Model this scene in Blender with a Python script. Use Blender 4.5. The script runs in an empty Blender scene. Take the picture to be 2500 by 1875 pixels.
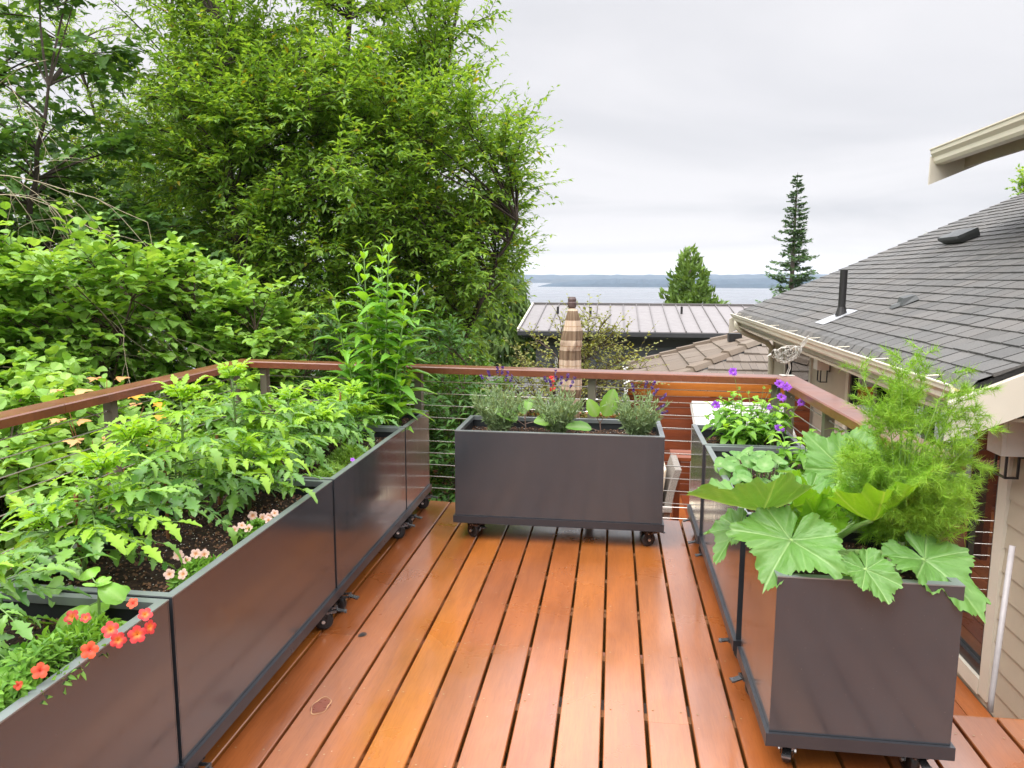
import bpy, math, random
import numpy as np
from mathutils import Vector, Matrix, Euler

# ------------------------------------------------------------------ basics
sc = bpy.context.scene
COL = sc.collection
R = math.radians
RNG = np.random.default_rng(7)
random.seed(7)

def unit(v):
    v = np.asarray(v, float)
    n = np.linalg.norm(v, axis=-1, keepdims=True)
    return v / np.maximum(n, 1e-9)

class MB:
    """mesh collector: everything added ends up in ONE mesh object"""
    def __init__(self):
        self.V = []; self.n = 0; self.F = []
        self.att = []
    def add(self, v, f, mat=0, att=0.0):
        v = np.asarray(v, float).reshape(-1, 3)
        f = np.asarray(f, int)
        if f.ndim == 1: f = f.reshape(1, -1)
        self.V.append(v); self.F.append((f + self.n, mat)); self.n += len(v)
        a = np.asarray(att, float)
        self.att.append(np.full(len(v), float(a)) if a.ndim == 0 else a.ravel())
        return self
    def box(self, x0, x1, y0, y1, z0, z1, mat=0):
        v = [(x, y, z) for z in (z0, z1) for y in (y0, y1) for x in (x0, x1)]
        f = [(0, 2, 3, 1), (4, 5, 7, 6), (0, 1, 5, 4), (2, 6, 7, 3), (0, 4, 6, 2), (1, 3, 7, 5)]
        return self.add(v, f, mat)
    def bar(self, a, b, w, h, up=(0, 0, 1), mat=0):
        """rectangular bar from a to b: w across, h along up"""
        a = np.array(a, float); b = np.array(b, float)
        d = unit(b - a); s = unit(np.cross(d, up)); u = np.cross(s, d)
        v = []
        for p in (a, b):
            for i, j in ((-1, -1), (1, -1), (1, 1), (-1, 1)):
                v.append(p + s * w / 2 * i + u * h / 2 * j)
        f = [(3, 2, 1, 0), (4, 5, 6, 7), (0, 1, 5, 4), (1, 2, 6, 5), (2, 3, 7, 6), (3, 0, 4, 7)]
        return self.add(v, f, mat)
    def tube(self, path, rad, n=6, mat=0, cap=True):
        p = np.asarray(path, float); m = len(p)
        rad = np.broadcast_to(np.asarray(rad, float), (m,))
        t = np.empty_like(p); t[1:-1] = p[2:] - p[:-2]; t[0] = p[1] - p[0]; t[-1] = p[-1] - p[-2]
        t = unit(t)
        ref = np.array([0, 0, 1.0]) if abs(t[0][2]) < 0.9 else np.array([1.0, 0, 0])
        s = unit(np.cross(t, ref)); 
        bad = np.linalg.norm(np.cross(t, ref), axis=1) < 0.05
        if bad.any(): s[bad] = unit(np.cross(t[bad], [0.3, 1, 0.1]))
        for i in range(1, m):
            q = s[i - 1] - t[i] * (s[i - 1] @ t[i]); l = np.linalg.norm(q)
            if l > 1e-6: s[i] = q / l
        u = np.cross(t, s)
        a = np.arange(n) * 2 * math.pi / n
        ring = s[:, None] * np.cos(a)[None, :, None] + u[:, None] * np.sin(a)[None, :, None]
        v = (p[:, None] + ring * rad[:, None, None]).reshape(-1, 3)
        i, j = np.meshgrid(np.arange(m - 1), np.arange(n), indexing='ij')
        f = np.stack([i * n + j, i * n + (j + 1) % n, (i + 1) * n + (j + 1) % n, (i + 1) * n + j], -1).reshape(-1, 4)
        self.add(v, f, mat)
        if cap and n > 2:
            k = self.n - len(v)
            self.F.append((np.array([[k + x for x in range(n)][::-1]]), mat))
            self.F.append((np.array([[k + (m - 1) * n + x for x in range(n)]]), mat))
        return self
    def lathe(self, prof, c, n=16, mat=0, axis=2):
        """prof: list of (radius, height)"""
        pr = np.array(prof, float); a = np.arange(n) * 2 * math.pi / n
        x = pr[:, 0:1] * np.cos(a); y = pr[:, 0:1] * np.sin(a); z = np.repeat(pr[:, 1:2], n, 1)
        v = np.stack([x, y, z], -1).reshape(-1, 3)
        if axis == 0: v = v[:, [2, 0, 1]]
        if axis == 1: v = v[:, [1, 2, 0]]
        m = len(pr)
        i, j = np.meshgrid(np.arange(m - 1), np.arange(n), indexing='ij')
        f = np.stack([i * n + j, i * n + (j + 1) % n, (i + 1) * n + (j + 1) % n, (i + 1) * n + j], -1).reshape(-1, 4)
        return self.add(v + np.array(c), f, mat)
    def leaves(self, tm, P, D, N, S, mat=0, W=1.0):
        """many copies of leaf template tm=(verts, faces): axis D, facing N, length S"""
        tv, tf = tm[0], tm[1]
        P = np.asarray(P, float).reshape(-1, 3); k = len(P)
        if k == 0: return self
        D = unit(np.broadcast_to(D, (k, 3))); N = np.broadcast_to(N, (k, 3))
        X = unit(np.cross(D, N)); N = np.cross(X, D)
        S = np.broadcast_to(np.asarray(S, float), (k,))[:, None, None]
        W = np.broadcast_to(np.asarray(W, float), (k,))[:, None, None]
        v = P[:, None] + S * (tv[None, :, 0:1] * W * X[:, None] + tv[None, :, 1:2] * D[:, None] + tv[None, :, 2:3] * N[:, None])
        f = (tf[None] + (np.arange(k) * len(tv))[:, None, None]).reshape(-1, tf.shape[1])
        att = np.tile(tm[2], k) if len(tm) > 2 else 0.0
        return self.add(v.reshape(-1, 3), f, mat, att)
    def build(self, name, mats, parent=None, smooth=False, loc=None):
        V = np.concatenate(self.V)
        o = np.zeros(3)
        p = parent
        while p is not None:
            o += np.array(p.location); p = p.parent
        own = np.zeros(3)
        if loc is not None: own = np.array(loc, float) - o; o = np.array(loc, float)
        V = V - o
        me = bpy.data.meshes.new(name)
        me.vertices.add(len(V)); me.vertices.foreach_set('co', V.astype(np.float32).ravel())
        li = np.concatenate([f.ravel() for f, _ in self.F])
        cnt = np.concatenate([np.full(len(f), f.shape[1]) for f, _ in self.F])
        mi = np.concatenate([np.full(len(f), m) for f, m in self.F])
        me.loops.add(len(li)); me.loops.foreach_set('vertex_index', li.astype(np.int32))
        me.polygons.add(len(cnt))
        st = np.concatenate([[0], np.cumsum(cnt)[:-1]])
        me.polygons.foreach_set('loop_start', st.astype(np.int32))
        me.polygons.foreach_set('loop_total', cnt.astype(np.int32))
        me.polygons.foreach_set('material_index', mi.astype(np.int32))
        me.polygons.foreach_set('use_smooth', np.full(len(cnt), bool(smooth)))
        for m in (mats if isinstance(mats, (list, tuple)) else [mats]): me.materials.append(m)
        at = np.concatenate(self.att)
        if np.any(at != 0):
            a = me.attributes.new('vein', 'FLOAT', 'POINT'); a.data.foreach_set('value', at.astype(np.float32))
        me.update(calc_edges=True); me.validate()
        ob = bpy.data.objects.new(name, me); COL.objects.link(ob)
        ob.location = own
        if parent is not None: ob.parent = parent
        return ob

def tag(o, label=None, cat=None, group=None, kind=None):
    if label: o['label'] = label
    if cat: o['category'] = cat
    if group: o['group'] = group
    if kind: o['kind'] = kind
    return o

def thing(name, label, cat, loc=(0, 0, 0), group=None):
    o = bpy.data.objects.new(name, None); COL.objects.link(o)
    o.location = loc; o.empty_display_size = 0.1
    return tag(o, label, cat, group)

def copy_tree(o, parent=None):
    c = o.copy(); COL.objects.link(c)
    if parent is not None: c.parent = parent
    for ch in [x for x in bpy.data.objects if x.parent == o]: copy_tree(ch, c)
    return c

# ------------------------------------------------------------------ materials
class NT:
    def __init__(self, name):
        self.m = bpy.data.materials.new(name); self.m.use_nodes = True
        self.t = self.m.node_tree; self.t.nodes.clear()
        self.out = self.t.nodes.new('ShaderNodeOutputMaterial')
    def n(self, typ, **kw):
        nd = self.t.nodes.new(typ)
        for k, v in kw.items():
            if k.startswith('i_'): 
                key = k[2:]; key = int(key) if key.isdigit() else key.replace('_', ' ')
                nd.inputs[key].default_value = v
            else: setattr(nd, k, v)
        return nd
    def l(self, a, b): self.t.links.new(a, b)
    def surf(self, s): self.l(s, self.out.inputs['Surface'])
    def obj(self, scale=(1, 1, 1)):
        c = self.n('ShaderNodeTexCoord'); mp = self.n('ShaderNodeMapping'); mp.inputs['Scale'].default_value = scale
        self.l(c.outputs['Object'], mp.inputs['Vector']); return mp.outputs['Vector']
    def noise(self, vec, scale, detail=4, rough=.55, dist=0.0):
        nd = self.n('ShaderNodeTexNoise'); nd.inputs['Scale'].default_value = scale; nd.inputs['Detail'].default_value = detail
        nd.inputs['Roughness'].default_value = rough; nd.inputs['Distortion'].default_value = dist
        self.l(vec, nd.inputs['Vector']); return nd.outputs['Fac']
    def ramp(self, fac, stops):
        r = self.n('ShaderNodeValToRGB'); e = r.color_ramp.elements
        while len(e) < len(stops): e.new(0.5)
        for i, (p, c) in enumerate(stops):
            e[i].position = p; e[i].color = (*c, 1) if len(c) == 3 else c
        self.l(fac, r.inputs['Fac']); return r.outputs['Color']
    def mix(self, fac, a, b, mode='MIX'):
        m = self.n('ShaderNodeMix', data_type='RGBA', blend_type=mode)
        for s, x in ((m.inputs[0], fac), (m.inputs[6], a), (m.inputs[7], b)):
            if isinstance(x, (int, float)): s.default_value = x
            elif isinstance(x, tuple): s.default_value = (*x, 1)
            else: self.l(x, s)
        return m.outputs[2]
    def math(self, op, a, b=None, c=None):
        m = self.n('ShaderNodeMath', operation=op)
        for s, x in zip(m.inputs, (a, b, c)):
            if x is None: continue
            if isinstance(x, (int, float)): s.default_value = x
            else: self.l(x, s)
        return m.outputs[0]
    def mapr(self, x, a, b, c, d):
        m = self.n('ShaderNodeMapRange'); self.l(x, m.inputs[0])
        for i, v in enumerate((a, b, c, d)): m.inputs[i + 1].default_value = v
        return m.outputs[0]
    def bsdf(self, col, rough=.5, metal=0.0, spec=.5, ior=None, bump=None, bstr=.3, bdist=.01, coat=0.0, coatr=.1):
        b = self.n('ShaderNodeBsdfPrincipled')
        for key, x in (('Base Color', col), ('Roughness', rough), ('Metallic', metal), ('Specular IOR Level', spec), ('Coat Weight', coat), ('Coat Roughness', coatr)):
            s = b.inputs[key]
            if isinstance(x, (int, float)): s.default_value = x
            elif isinstance(x, tuple): s.default_value = (*x, 1)
            else: self.l(x, s)
        if ior: b.inputs['IOR'].default_value = ior
        if bump is not None:
            bp = self.n('ShaderNodeBump'); bp.inputs['Strength'].default_value = bstr; bp.inputs['Distance'].default_value = bdist
            self.l(bump, bp.inputs['Height']); self.l(bp.outputs[0], b.inputs['Normal'])
        return b.outputs[0]

def simple(name, col, rough=.5, metal=0.0, var=.15, scale=6.0, spec=.5, bump=0.0, stretch=(1, 1, 1)):
    t = NT(name); v = t.obj(stretch); f = t.noise(v, scale, 5, .6)
    c0 = tuple(max(0, c * (1 - var)) for c in col); c1 = tuple(min(1, c * (1 + var)) for c in col)
    c = t.ramp(f, [(.3, c0), (.7, c1)])
    f2 = t.noise(v, scale * 3.1, 3, .6)
    rg = t.mapr(f2, .3, .7, rough * .85, min(1, rough * 1.15))
    t.surf(t.bsdf(c, rg, metal, spec, bump=(f2 if bump else None), bstr=bump)); return t.m

def leafmat(name, a, b, tr=.35, rough=.45, extra=None, p_extra=.0, spec=.4, trcol=None, vein=None):
    """a..b: range of leaf greens, one value per leaf; light passes through"""
    t = NT(name)
    g = t.n('ShaderNodeNewGeometry'); r = g.outputs['Random Per Island']
    stops = [(0.0, a), (1.0 - p_extra - .02 if extra else 1.0, b)]
    if extra: stops += [(1.0 - p_extra, extra)]
    c = t.ramp(r, stops)
    v = t.obj(); f = t.noise(v, 1.3, 3)
    c = t.mix(t.mapr(f, .3, .7, 0, .35), c, tuple(x * .72 for x in a))
    if vein:
        at = t.n('ShaderNodeAttribute', attribute_name='vein'); mo = t.noise(v, 30, 4, .65); c = t.mix(t.mapr(mo, .4, .65, 0, .45), c, t.mix(1.0, c, (.72, .80, .62), 'MULTIPLY')); c = t.mix(t.math('MULTIPLY', at.outputs['Fac'], .75), c, vein)
        f3 = t.noise(v, 75, 3, .6); bmp = f3
    else: bmp = None
    p = t.bsdf(c, rough, 0, spec, bump=bmp, bstr=.35, bdist=.004)
    tb = t.n('ShaderNodeBsdfTranslucent')
    tc = t.mix(1.0, c, trcol or (1.5, 1.35, .55), 'MULTIPLY'); t.l(tc, tb.inputs['Color'])
    m = t.n('ShaderNodeMixShader', i_0=tr); t.l(p, m.inputs[1]); t.l(tb.outputs[0], m.inputs[2])
    t.surf(m.outputs[0]); return t.m

def wood_deck(name, cols, rough=(.12, .38), stretch=(14, 1.0, 14), coat=.0, stain=True, spec=.5, per=.55):
    t = NT(name)
    v = t.obj(stretch)
    g = t.n('ShaderNodeNewGeometry'); r = g.outputs['Random Per Island']
    base = t.ramp(r, [(i / (len(cols) - 1), c) for i, c in enumerate(cols)])
    # shift the grain per board
    cx = t.n('ShaderNodeCombineXYZ'); t.l(t.math('MULTIPLY', r, 37.0), cx.inputs[1]); t.l(t.math('MULTIPLY', r, 11.0), cx.inputs[2])
    va = t.n('ShaderNodeVectorMath', operation='ADD'); t.l(v, va.inputs[0]); t.l(cx.outputs[0], va.inputs[1])
    gr = t.noise(va.outputs[0], 2.2, 8, .62, .9)
    fine = t.noise(va.outputs[0], 14, 4, .6, .3)
    w = t.n('ShaderNodeTexWave', wave_type='RINGS', rings_direction='X'); w.inputs['Scale'].default_value = .32; w.inputs['Distortion'].default_value = 7
    w.inputs['Detail'].default_value = 3; w.inputs['Detail Scale'].default_value = .9; t.l(va.outputs[0], w.inputs['Vector'])
    c = t.mix(t.mapr(gr, .3, .72, 0, per), base, t.mix(1.0, base, (.42, .30, .26), 'MULTIPLY'))
    c = t.mix(t.math('MULTIPLY', w.outputs['Fac'], .30), c, t.mix(1.0, base, (1.55, 1.5, 1.3), 'MULTIPLY'))
    c = t.mix(t.mapr(fine, .45, .7, 0, .35), c, t.mix(1.0, base, (.5, .4, .35), 'MULTIPLY'))
    v2 = t.obj((1, 1, 1)); wet = t.noise(v2, 2.3, 5, .6, .5)
    if stain:
        sp = t.noise(v2, 38, 2, .5); c = t.mix(t.mapr(sp, .74, .80, 0, .5), c, (.55, .40, .28))
        scr = t.noise(t.obj((30, 5, 30)), 3.0, 6, .7, 2.0)
        c = t.mix(t.mapr(scr, .70, .75, 0, .35), c, (.62, .45, .33))
    rg = t.mapr(wet, .35, .66, rough[0], rough[1])
    t.surf(t.bsdf(c, rg, 0, spec, bump=fine, bstr=.08, bdist=.003, coat=coat, coatr=t.mapr(wet, .35, .66, .07, .24))); return t.m

M = {}
M['deck'] = wood_deck('ipe_decking', [(.340, .104, .015), (.265, .078, .019), (.360, .115, .019), (.250, .073, .021), (.345, .106, .017), (.295, .087, .019), (.275, .081, .022), (.370, .122, .023)], rough=(.24, .42), spec=.5, coat=1.0, per=.42)
M['rail'] = wood_deck('ipe_handrail', [(.185, .058, .026), (.150, .047, .022)], rough=(.25, .42), coat=.35, stretch=(3, 3, 3), stain=False, per=.35)
M['fence'] = wood_deck('oiled_fence_boards', [(.20, .045, .012), (.30, .085, .018), (.16, .035, .012), (.26, .07, .016)], rough=(.35, .55), stretch=(1, 12, 12), stain=False)
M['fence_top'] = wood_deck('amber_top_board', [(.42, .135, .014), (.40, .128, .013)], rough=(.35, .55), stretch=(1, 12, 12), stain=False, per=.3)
M['lowdeck'] = wood_deck('lower_decking', [(.34, .09, .022), (.26, .06, .02), (.38, .12, .03)], rough=(.25, .45))
M['screw'] = simple('screw_head', (.34, .22, .12), .5, .4)
M['joist'] = simple('joist_timber', (.28, .13, .05), .8)
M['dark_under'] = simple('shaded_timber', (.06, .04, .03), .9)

def planter_metal():
    t = NT('charcoal_planter_metal'); v = t.obj()
    f = t.noise(v, 2.0, 4); fine = t.noise(v, 420, 2, .5)
    c = t.ramp(f, [(.3, (.033, .040, .048)), (.7, (.043, .050, .058))])
    rg = t.mapr(f, .3, .7, .15, .26)
    sp = t.noise(v, 150, 2, .5); c = t.mix(t.mapr(sp, .73, .78, 0, .35), c, (.16, .155, .15)); st = t.noise(t.obj((9, 9, 1.2)), 2.0, 5, .6); c = t.mix(t.mapr(st, .55, .8, 0, .05), c, (.15, .14, .13))
    t.surf(t.bsdf(c, rg, .25, .6, coat=.9, coatr=t.mapr(st, .3, .7, .07, .2), bump=fine, bstr=.015, bdist=.001)); return t.m
M['panel'] = planter_metal()
M['skirt'] = simple('planter_base_metal', (.034, .036, .042), .32, .3, .08, 5, .6)
M['rim'] = simple('planter_rim_metal', (.24, .265, .27), .33, .55, .08, 8)
M['liner'] = simple('black_planter_liner', (.018, .021, .024), .45)
M['black'] = simple('black_rubber', (.012, .012, .013), .35, 0, .2, 20)
M['blackmetal'] = simple('black_caster_metal', (.02, .02, .021), .28, .4, .1, 20)
M['steel'] = simple('bright_steel', (.62, .60, .57), .28, .9, .1, 20)
M['gunmetal'] = simple('dark_steel', (.16, .16, .165), .28, .8, .1, 20)
M['cable'] = simple('steel_cable', (.70, .68, .62), .30, .75, .05, 20)
M['post'] = simple('bronze_grey_post', (.155, .145, .105), .42, .25, .10, 4)

def soilmat():
    t = NT('potting_soil'); v = t.obj(); f = t.noise(v, 55, 6, .7)
    c = t.ramp(f, [(.3, (.008, .005, .004)), (.5, (.030, .017, .011)), (.72, (.085, .047, .028))])
    t.surf(t.bsdf(c, .85, 0, .25, bump=f, bstr=.9, bdist=.02)); return t.m
M['soil'] = soilmat()
M['perlite'] = simple('perlite', (.70, .66, .58), .8)
M['bark'] = simple('bark_chip', (.17, .085, .045), .8)

# leaves
M['tomato'] = leafmat('tomato_leaf', (.075, .215, .035), (.24, .45, .065), .35, .36, spec=.6)
M['tomato_young'] = leafmat('tomato_young_leaf', (.25, .47, .035), (.36, .60, .055), .4, .42)
M['tomstem'] = simple('tomato_stem', (.13, .23, .055), .5, 0, .2, 30)
M['basil'] = leafmat('basil_leaf', (.14, .34, .025), (.25, .47, .055), .3, .3, vein=(.30, .50, .13))
M['petleaf'] = leafmat('petunia_leaf', (.10, .26, .025), (.24, .45, .06), .3, .5)
M['coral'] = leafmat('coral_petal', (.60, .030, .055), (.70, .055, .060), .3, .5, trcol=(1, .8, .8), vein=(.80, .32, .03))
M['orange_pet'] = leafmat('orange_petal', (.66, .075, .035), (.72, .12, .03), .3, .5, trcol=(1, .8, .8), vein=(.70, .05, .04))
M['pink_pet'] = leafmat('pale_pink_petal', (.80, .50, .45), (.85, .62, .55), .3, .5, trcol=(1, .9, .9), vein=(.75, .30, .06))
M['thyme'] = leafmat('cushion_leaf', (.16, .30, .05), (.32, .50, .09), .3, .5)
M['tallleaf'] = leafmat('tall_herb_leaf', (.11, .29, .032), (.26, .52, .065), .35, .42)
M['tallyoung'] = leafmat('tall_herb_young_leaf', (.22, .46, .035), (.32, .58, .05), .4, .42)
M['lav'] = leafmat('lavender_leaf', (.15, .23, .10), (.30, .40, .20), .25, .6)
M['lavfl'] = leafmat('lavender_flower', (.075, .035, .20), (.22, .09, .42), .2, .6, trcol=(1, .8, 1.2))
M['egg'] = leafmat('aubergine_leaf', (.14, .32, .05), (.26, .47, .08), .35, .5, vein=(.30, .40, .20))
M['eggstem'] = simple('aubergine_stem', (.14, .09, .07), .5, 0, .2, 30)
M['zucc'] = leafmat('zucchini_leaf', (.115, .27, .050), (.17, .35, .080), .28, .40, vein=(.36, .54, .22))
M['zucc_young'] = leafmat('zucchini_young_leaf', (.18, .40, .025), (.25, .48, .04), .42, .45, vein=(.40, .58, .14))
M['zstem'] = simple('zucchini_stem', (.22, .36, .10), .5, 0, .15, 25)
M['fennel'] = leafmat('fennel_frond', (.24, .45, .040), (.44, .66, .085), .45, .45)
M['fenstem'] = simple('fennel_stem', (.20, .33, .08), .45, 0, .15, 25)
M['bulb'] = simple('fennel_bulb', (.62, .68, .42), .4, 0, .1, 25)
M['nast'] = leafmat('nasturtium_leaf', (.13, .30, .07), (.22, .42, .11), .35, .5, vein=(.35, .48, .22))
M['scabfl'] = leafmat('violet_flower', (.34, .08, .62), (.50, .16, .78), .3, .6, trcol=(1, .8, 1.1))
M['redfl'] = leafmat('red_flower', (.70, .03, .04), (.80, .06, .05), .3, .5, trcol=(1, .7, .7))
M['pepper'] = leafmat('pepper_leaf', (.10, .27, .025), (.22, .44, .045), .35, .35)
M['redstem'] = simple('russet_stem', (.28, .12, .05), .6, 0, .2, 25)

# trees
M['willow'] = leafmat('willow_leaf', (.110, .240, .030), (.34, .53, .080), .50, .42, extra=(.40, .30, .02), p_extra=.006)
M['willow2'] = leafmat('slender_tree_leaf', (.110, .228, .032), (.32, .49, .080), .50, .45, extra=(.45, .33, .03), p_extra=.012)
M['hazel'] = leafmat('hazel_leaf', (.17, .35, .045), (.36, .56, .125), .38, .45)
M['maple'] = leafmat('maple_leaf', (.060, .145, .034), (.14, .28, .055), .38, .5)
M['mapleor'] = leafmat('autumn_maple_leaf', (.62, .26, .08), (.60, .42, .20), .3, .5, extra=(.70, .36, .03), p_extra=.3)
M['woodland'] = leafmat('woodland_leaf', (.070, .16, .018), (.18, .32, .035), .45, .5)
M['conif'] = leafmat('drooping_conifer_leaf', (.075, .145, .028), (.18, .28, .06), .25, .55)
M['cedar'] = leafmat('cedar_leaf', (.085, .165, .025), (.18, .29, .048), .25, .55)
M['fir'] = leafmat('fir_needle', (.055, .125, .040), (.13, .235, .075), .2, .6)
M['sparse'] = leafmat('variegated_leaf', (.19, .23, .04), (.40, .40, .14), .35, .5)
M['shrub'] = leafmat('garden_shrub_leaf', (.075, .19, .020), (.20, .36, .045), .38, .45)
M['shrub2'] = leafmat('lance_shrub_leaf', (.040, .115, .020), (.095, .22, .040), .38, .45)
M['trunk'] = simple('tree_bark', (.050, .036, .026), .9, 0, .35, 9, bump=.5, stretch=(1, 1, .25))
M['twig'] = simple('twig_bark', (.085, .060, .038), .85, 0, .3, 9)
M['paletwig'] = simple('pale_bare_twig', (.36, .29, .20), .75, 0, .2, 9)
M['firtrunk'] = simple('fir_bark', (.15, .12, .10), .9, 0, .25, 9)

# buildings
M['siding'] = simple('tan_siding', (.45, .385, .295), .55, 0, .05, 3)
M['trim'] = simple('cream_trim', (.62, .575, .48), .5, 0, .04, 3)
M['gutter'] = simple('cream_gutter', (.76, .71, .57), .38, 0, .05, 3)
M['gutterin'] = simple('gutter_debris', (.50, .36, .17), .7, 0, .2, 8)
M['uppergut'] = simple('upper_gutter', (.74, .69, .54), .42, 0, .04, 3)
M['frame'] = simple('dark_window_frame', (.018, .018, .020), .35, .2)
def shingle(name, cols, rough=.85, sc=1.0):
    t = NT(name); g = t.n('ShaderNodeNewGeometry'); r = g.outputs['Random Per Island']
    c = t.ramp(r, [(i / (len(cols) - 1), x) for i, x in enumerate(cols)])
    v = t.obj(); f = t.noise(v, 90 * sc, 3, .7); big = t.noise(v, 1.4 * sc, 4)
    c = t.mix(t.mapr(f, .35, .7, 0, .45), c, t.mix(1.0, c, (.5, .5, .5), 'MULTIPLY'))
    c = t.mix(t.mapr(big, .4, .7, 0, .4), c, t.mix(1.0, c, (1.25, 1.12, 1.02), 'MULTIPLY'))
    t.surf(t.bsdf(c, rough, 0, .35, bump=f, bstr=.5, bdist=.004)); return t.m
M['shingle'] = shingle('asphalt_shingle', [(.096, .096, .093), (.128, .126, .121), (.110, .109, .106), (.138, .135, .129), (.103, .102, .099)])
M['tile'] = shingle('brown_roof_tile', [(.150, .116, .086), (.185, .147, .112), (.165, .130, .098), (.205, .166, .128)], .8, .6)
M['tile2'] = shingle('weathered_roof_shake', [(.165, .138, .113), (.195, .163, .136), (.145, .121, .101)], .85, .6)
M['metalroof'] = simple('standing_seam_metal', (.20, .182, .178), .45, .15, .05, 2)
M['seam'] = simple('roof_seam', (.16, .145, .14), .45, .3, .05, 2)
M['greywall'] = simple('charcoal_siding', (.085, .090, .100), .6, 0, .08, 3)
M['greyeave'] = simple('dark_eave', (.045, .046, .05), .5, 0, .08, 3)
M['shedroof'] = shingle('grey_shed_shingle', [(.17, .17, .165), (.22, .215, .21), (.19, .19, .19)], .85, .6)
M['vent'] = simple('black_vent_pipe', (.018, .017, .017), .5, .1)
M['flash'] = simple('galvanised_flashing', (.50, .51, .53), .45, .5)
M['ventbox'] = simple('weathered_roof_vent', (.07, .075, .075), .6, .1)
def glass(name, col=(.012, .016, .015)):
    t = NT(name)
    t.surf(t.bsdf(col, .015, 0, .9, ior=1.95)); return t.m
M['glass'] = glass('window_glass')
M['lampglass'] = simple('frosted_lamp_glass', (.72, .70, .66), .35, 0, .04, 5)
M['hose'] = simple('grey_pole_paint', (.40, .37, .37), .45)
M['stone'] = simple('mossy_stone', (.16, .13, .08), .9, 0, .5, 14, bump=.6)
M['cream_cloth'] = simple('cream_cushion', (.72, .62, .47), .9, 0, .06, 8)
M['wicker'] = simple('grey_wicker', (.26, .23, .20), .8, 0, .35, 90, bump=.8)
M['white'] = simple('white_enamel', (.52, .52, .49), .4, 0, .03, 5)
M['wire'] = simple('galvanised_wire', (.52, .50, .45), .5, .5, .15, 30)
M['wiredark'] = simple('rusty_wire', (.20, .17, .13), .6, .4, .2, 30)
M['finial'] = simple('umbrella_finial', (.10, .065, .06), .5)
M['terracotta'] = simple('terracotta', (.50, .22, .08), .7)

def umbrella_cloth():
    t = NT('plaid_umbrella_cloth'); c = t.n('ShaderNodeTexCoord'); s = t.n('ShaderNodeSeparateXYZ'); t.l(c.outputs['Object'], s.inputs[0])
    z = t.math('FRACT', t.math('MULTIPLY', s.outputs[2], 1 / .215))
    band = t.math('GREATER_THAN', z, .52)
    thin = t.math('MULTIPLY', t.math('GREATER_THAN', z, .2), t.math('LESS_THAN', z, .25))
    a = t.math('ARCTAN2', s.outputs[1], s.outputs[0]); fa = t.math('FRACT', t.math('MULTIPLY', a, 2.2))
    st = t.math('GREATER_THAN', fa, .55)
    base = t.mix(st, (.55, .43, .32), (.47, .36, .26))
    dk = t.mix(st, (.20, .14, .09), (.15, .10, .062))
    col = t.mix(band, base, dk); col = t.mix(thin, col, (.40, .27, .17))
    wv = t.noise(t.obj(), 160, 2)
    t.surf(t.bsdf(col, .85, 0, .2, bump=wv, bstr=.2)); return t.m
M['plaid'] = umbrella_cloth()

# ------------------------------------------------------------------ camera, world, sun
cam_d = bpy.data.cameras.new('camera'); cam = bpy.data.objects.new('camera', cam_d); COL.objects.link(cam); sc.camera = cam
cam_d.sensor_width = 36; cam_d.lens = 1850 / 2500 * 36; cam_d.clip_start = .05; cam_d.clip_end = 12000
Rm = np.array([[0.9911657858, 0.1325837391, 0.0034550213], [0.0222849153, -0.1408039309, -0.9897866617], [-0.1307431359, 0.9811196691, -0.1425146562]])
cam.matrix_world = Matrix(((Rm[0, 0], -Rm[1, 0], -Rm[2, 0], 0), (Rm[0, 1], -Rm[1, 1], -Rm[2, 1], 0), (Rm[0, 2], -Rm[1, 2], -Rm[2, 2], 1.55), (0, 0, 0, 1)))

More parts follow.
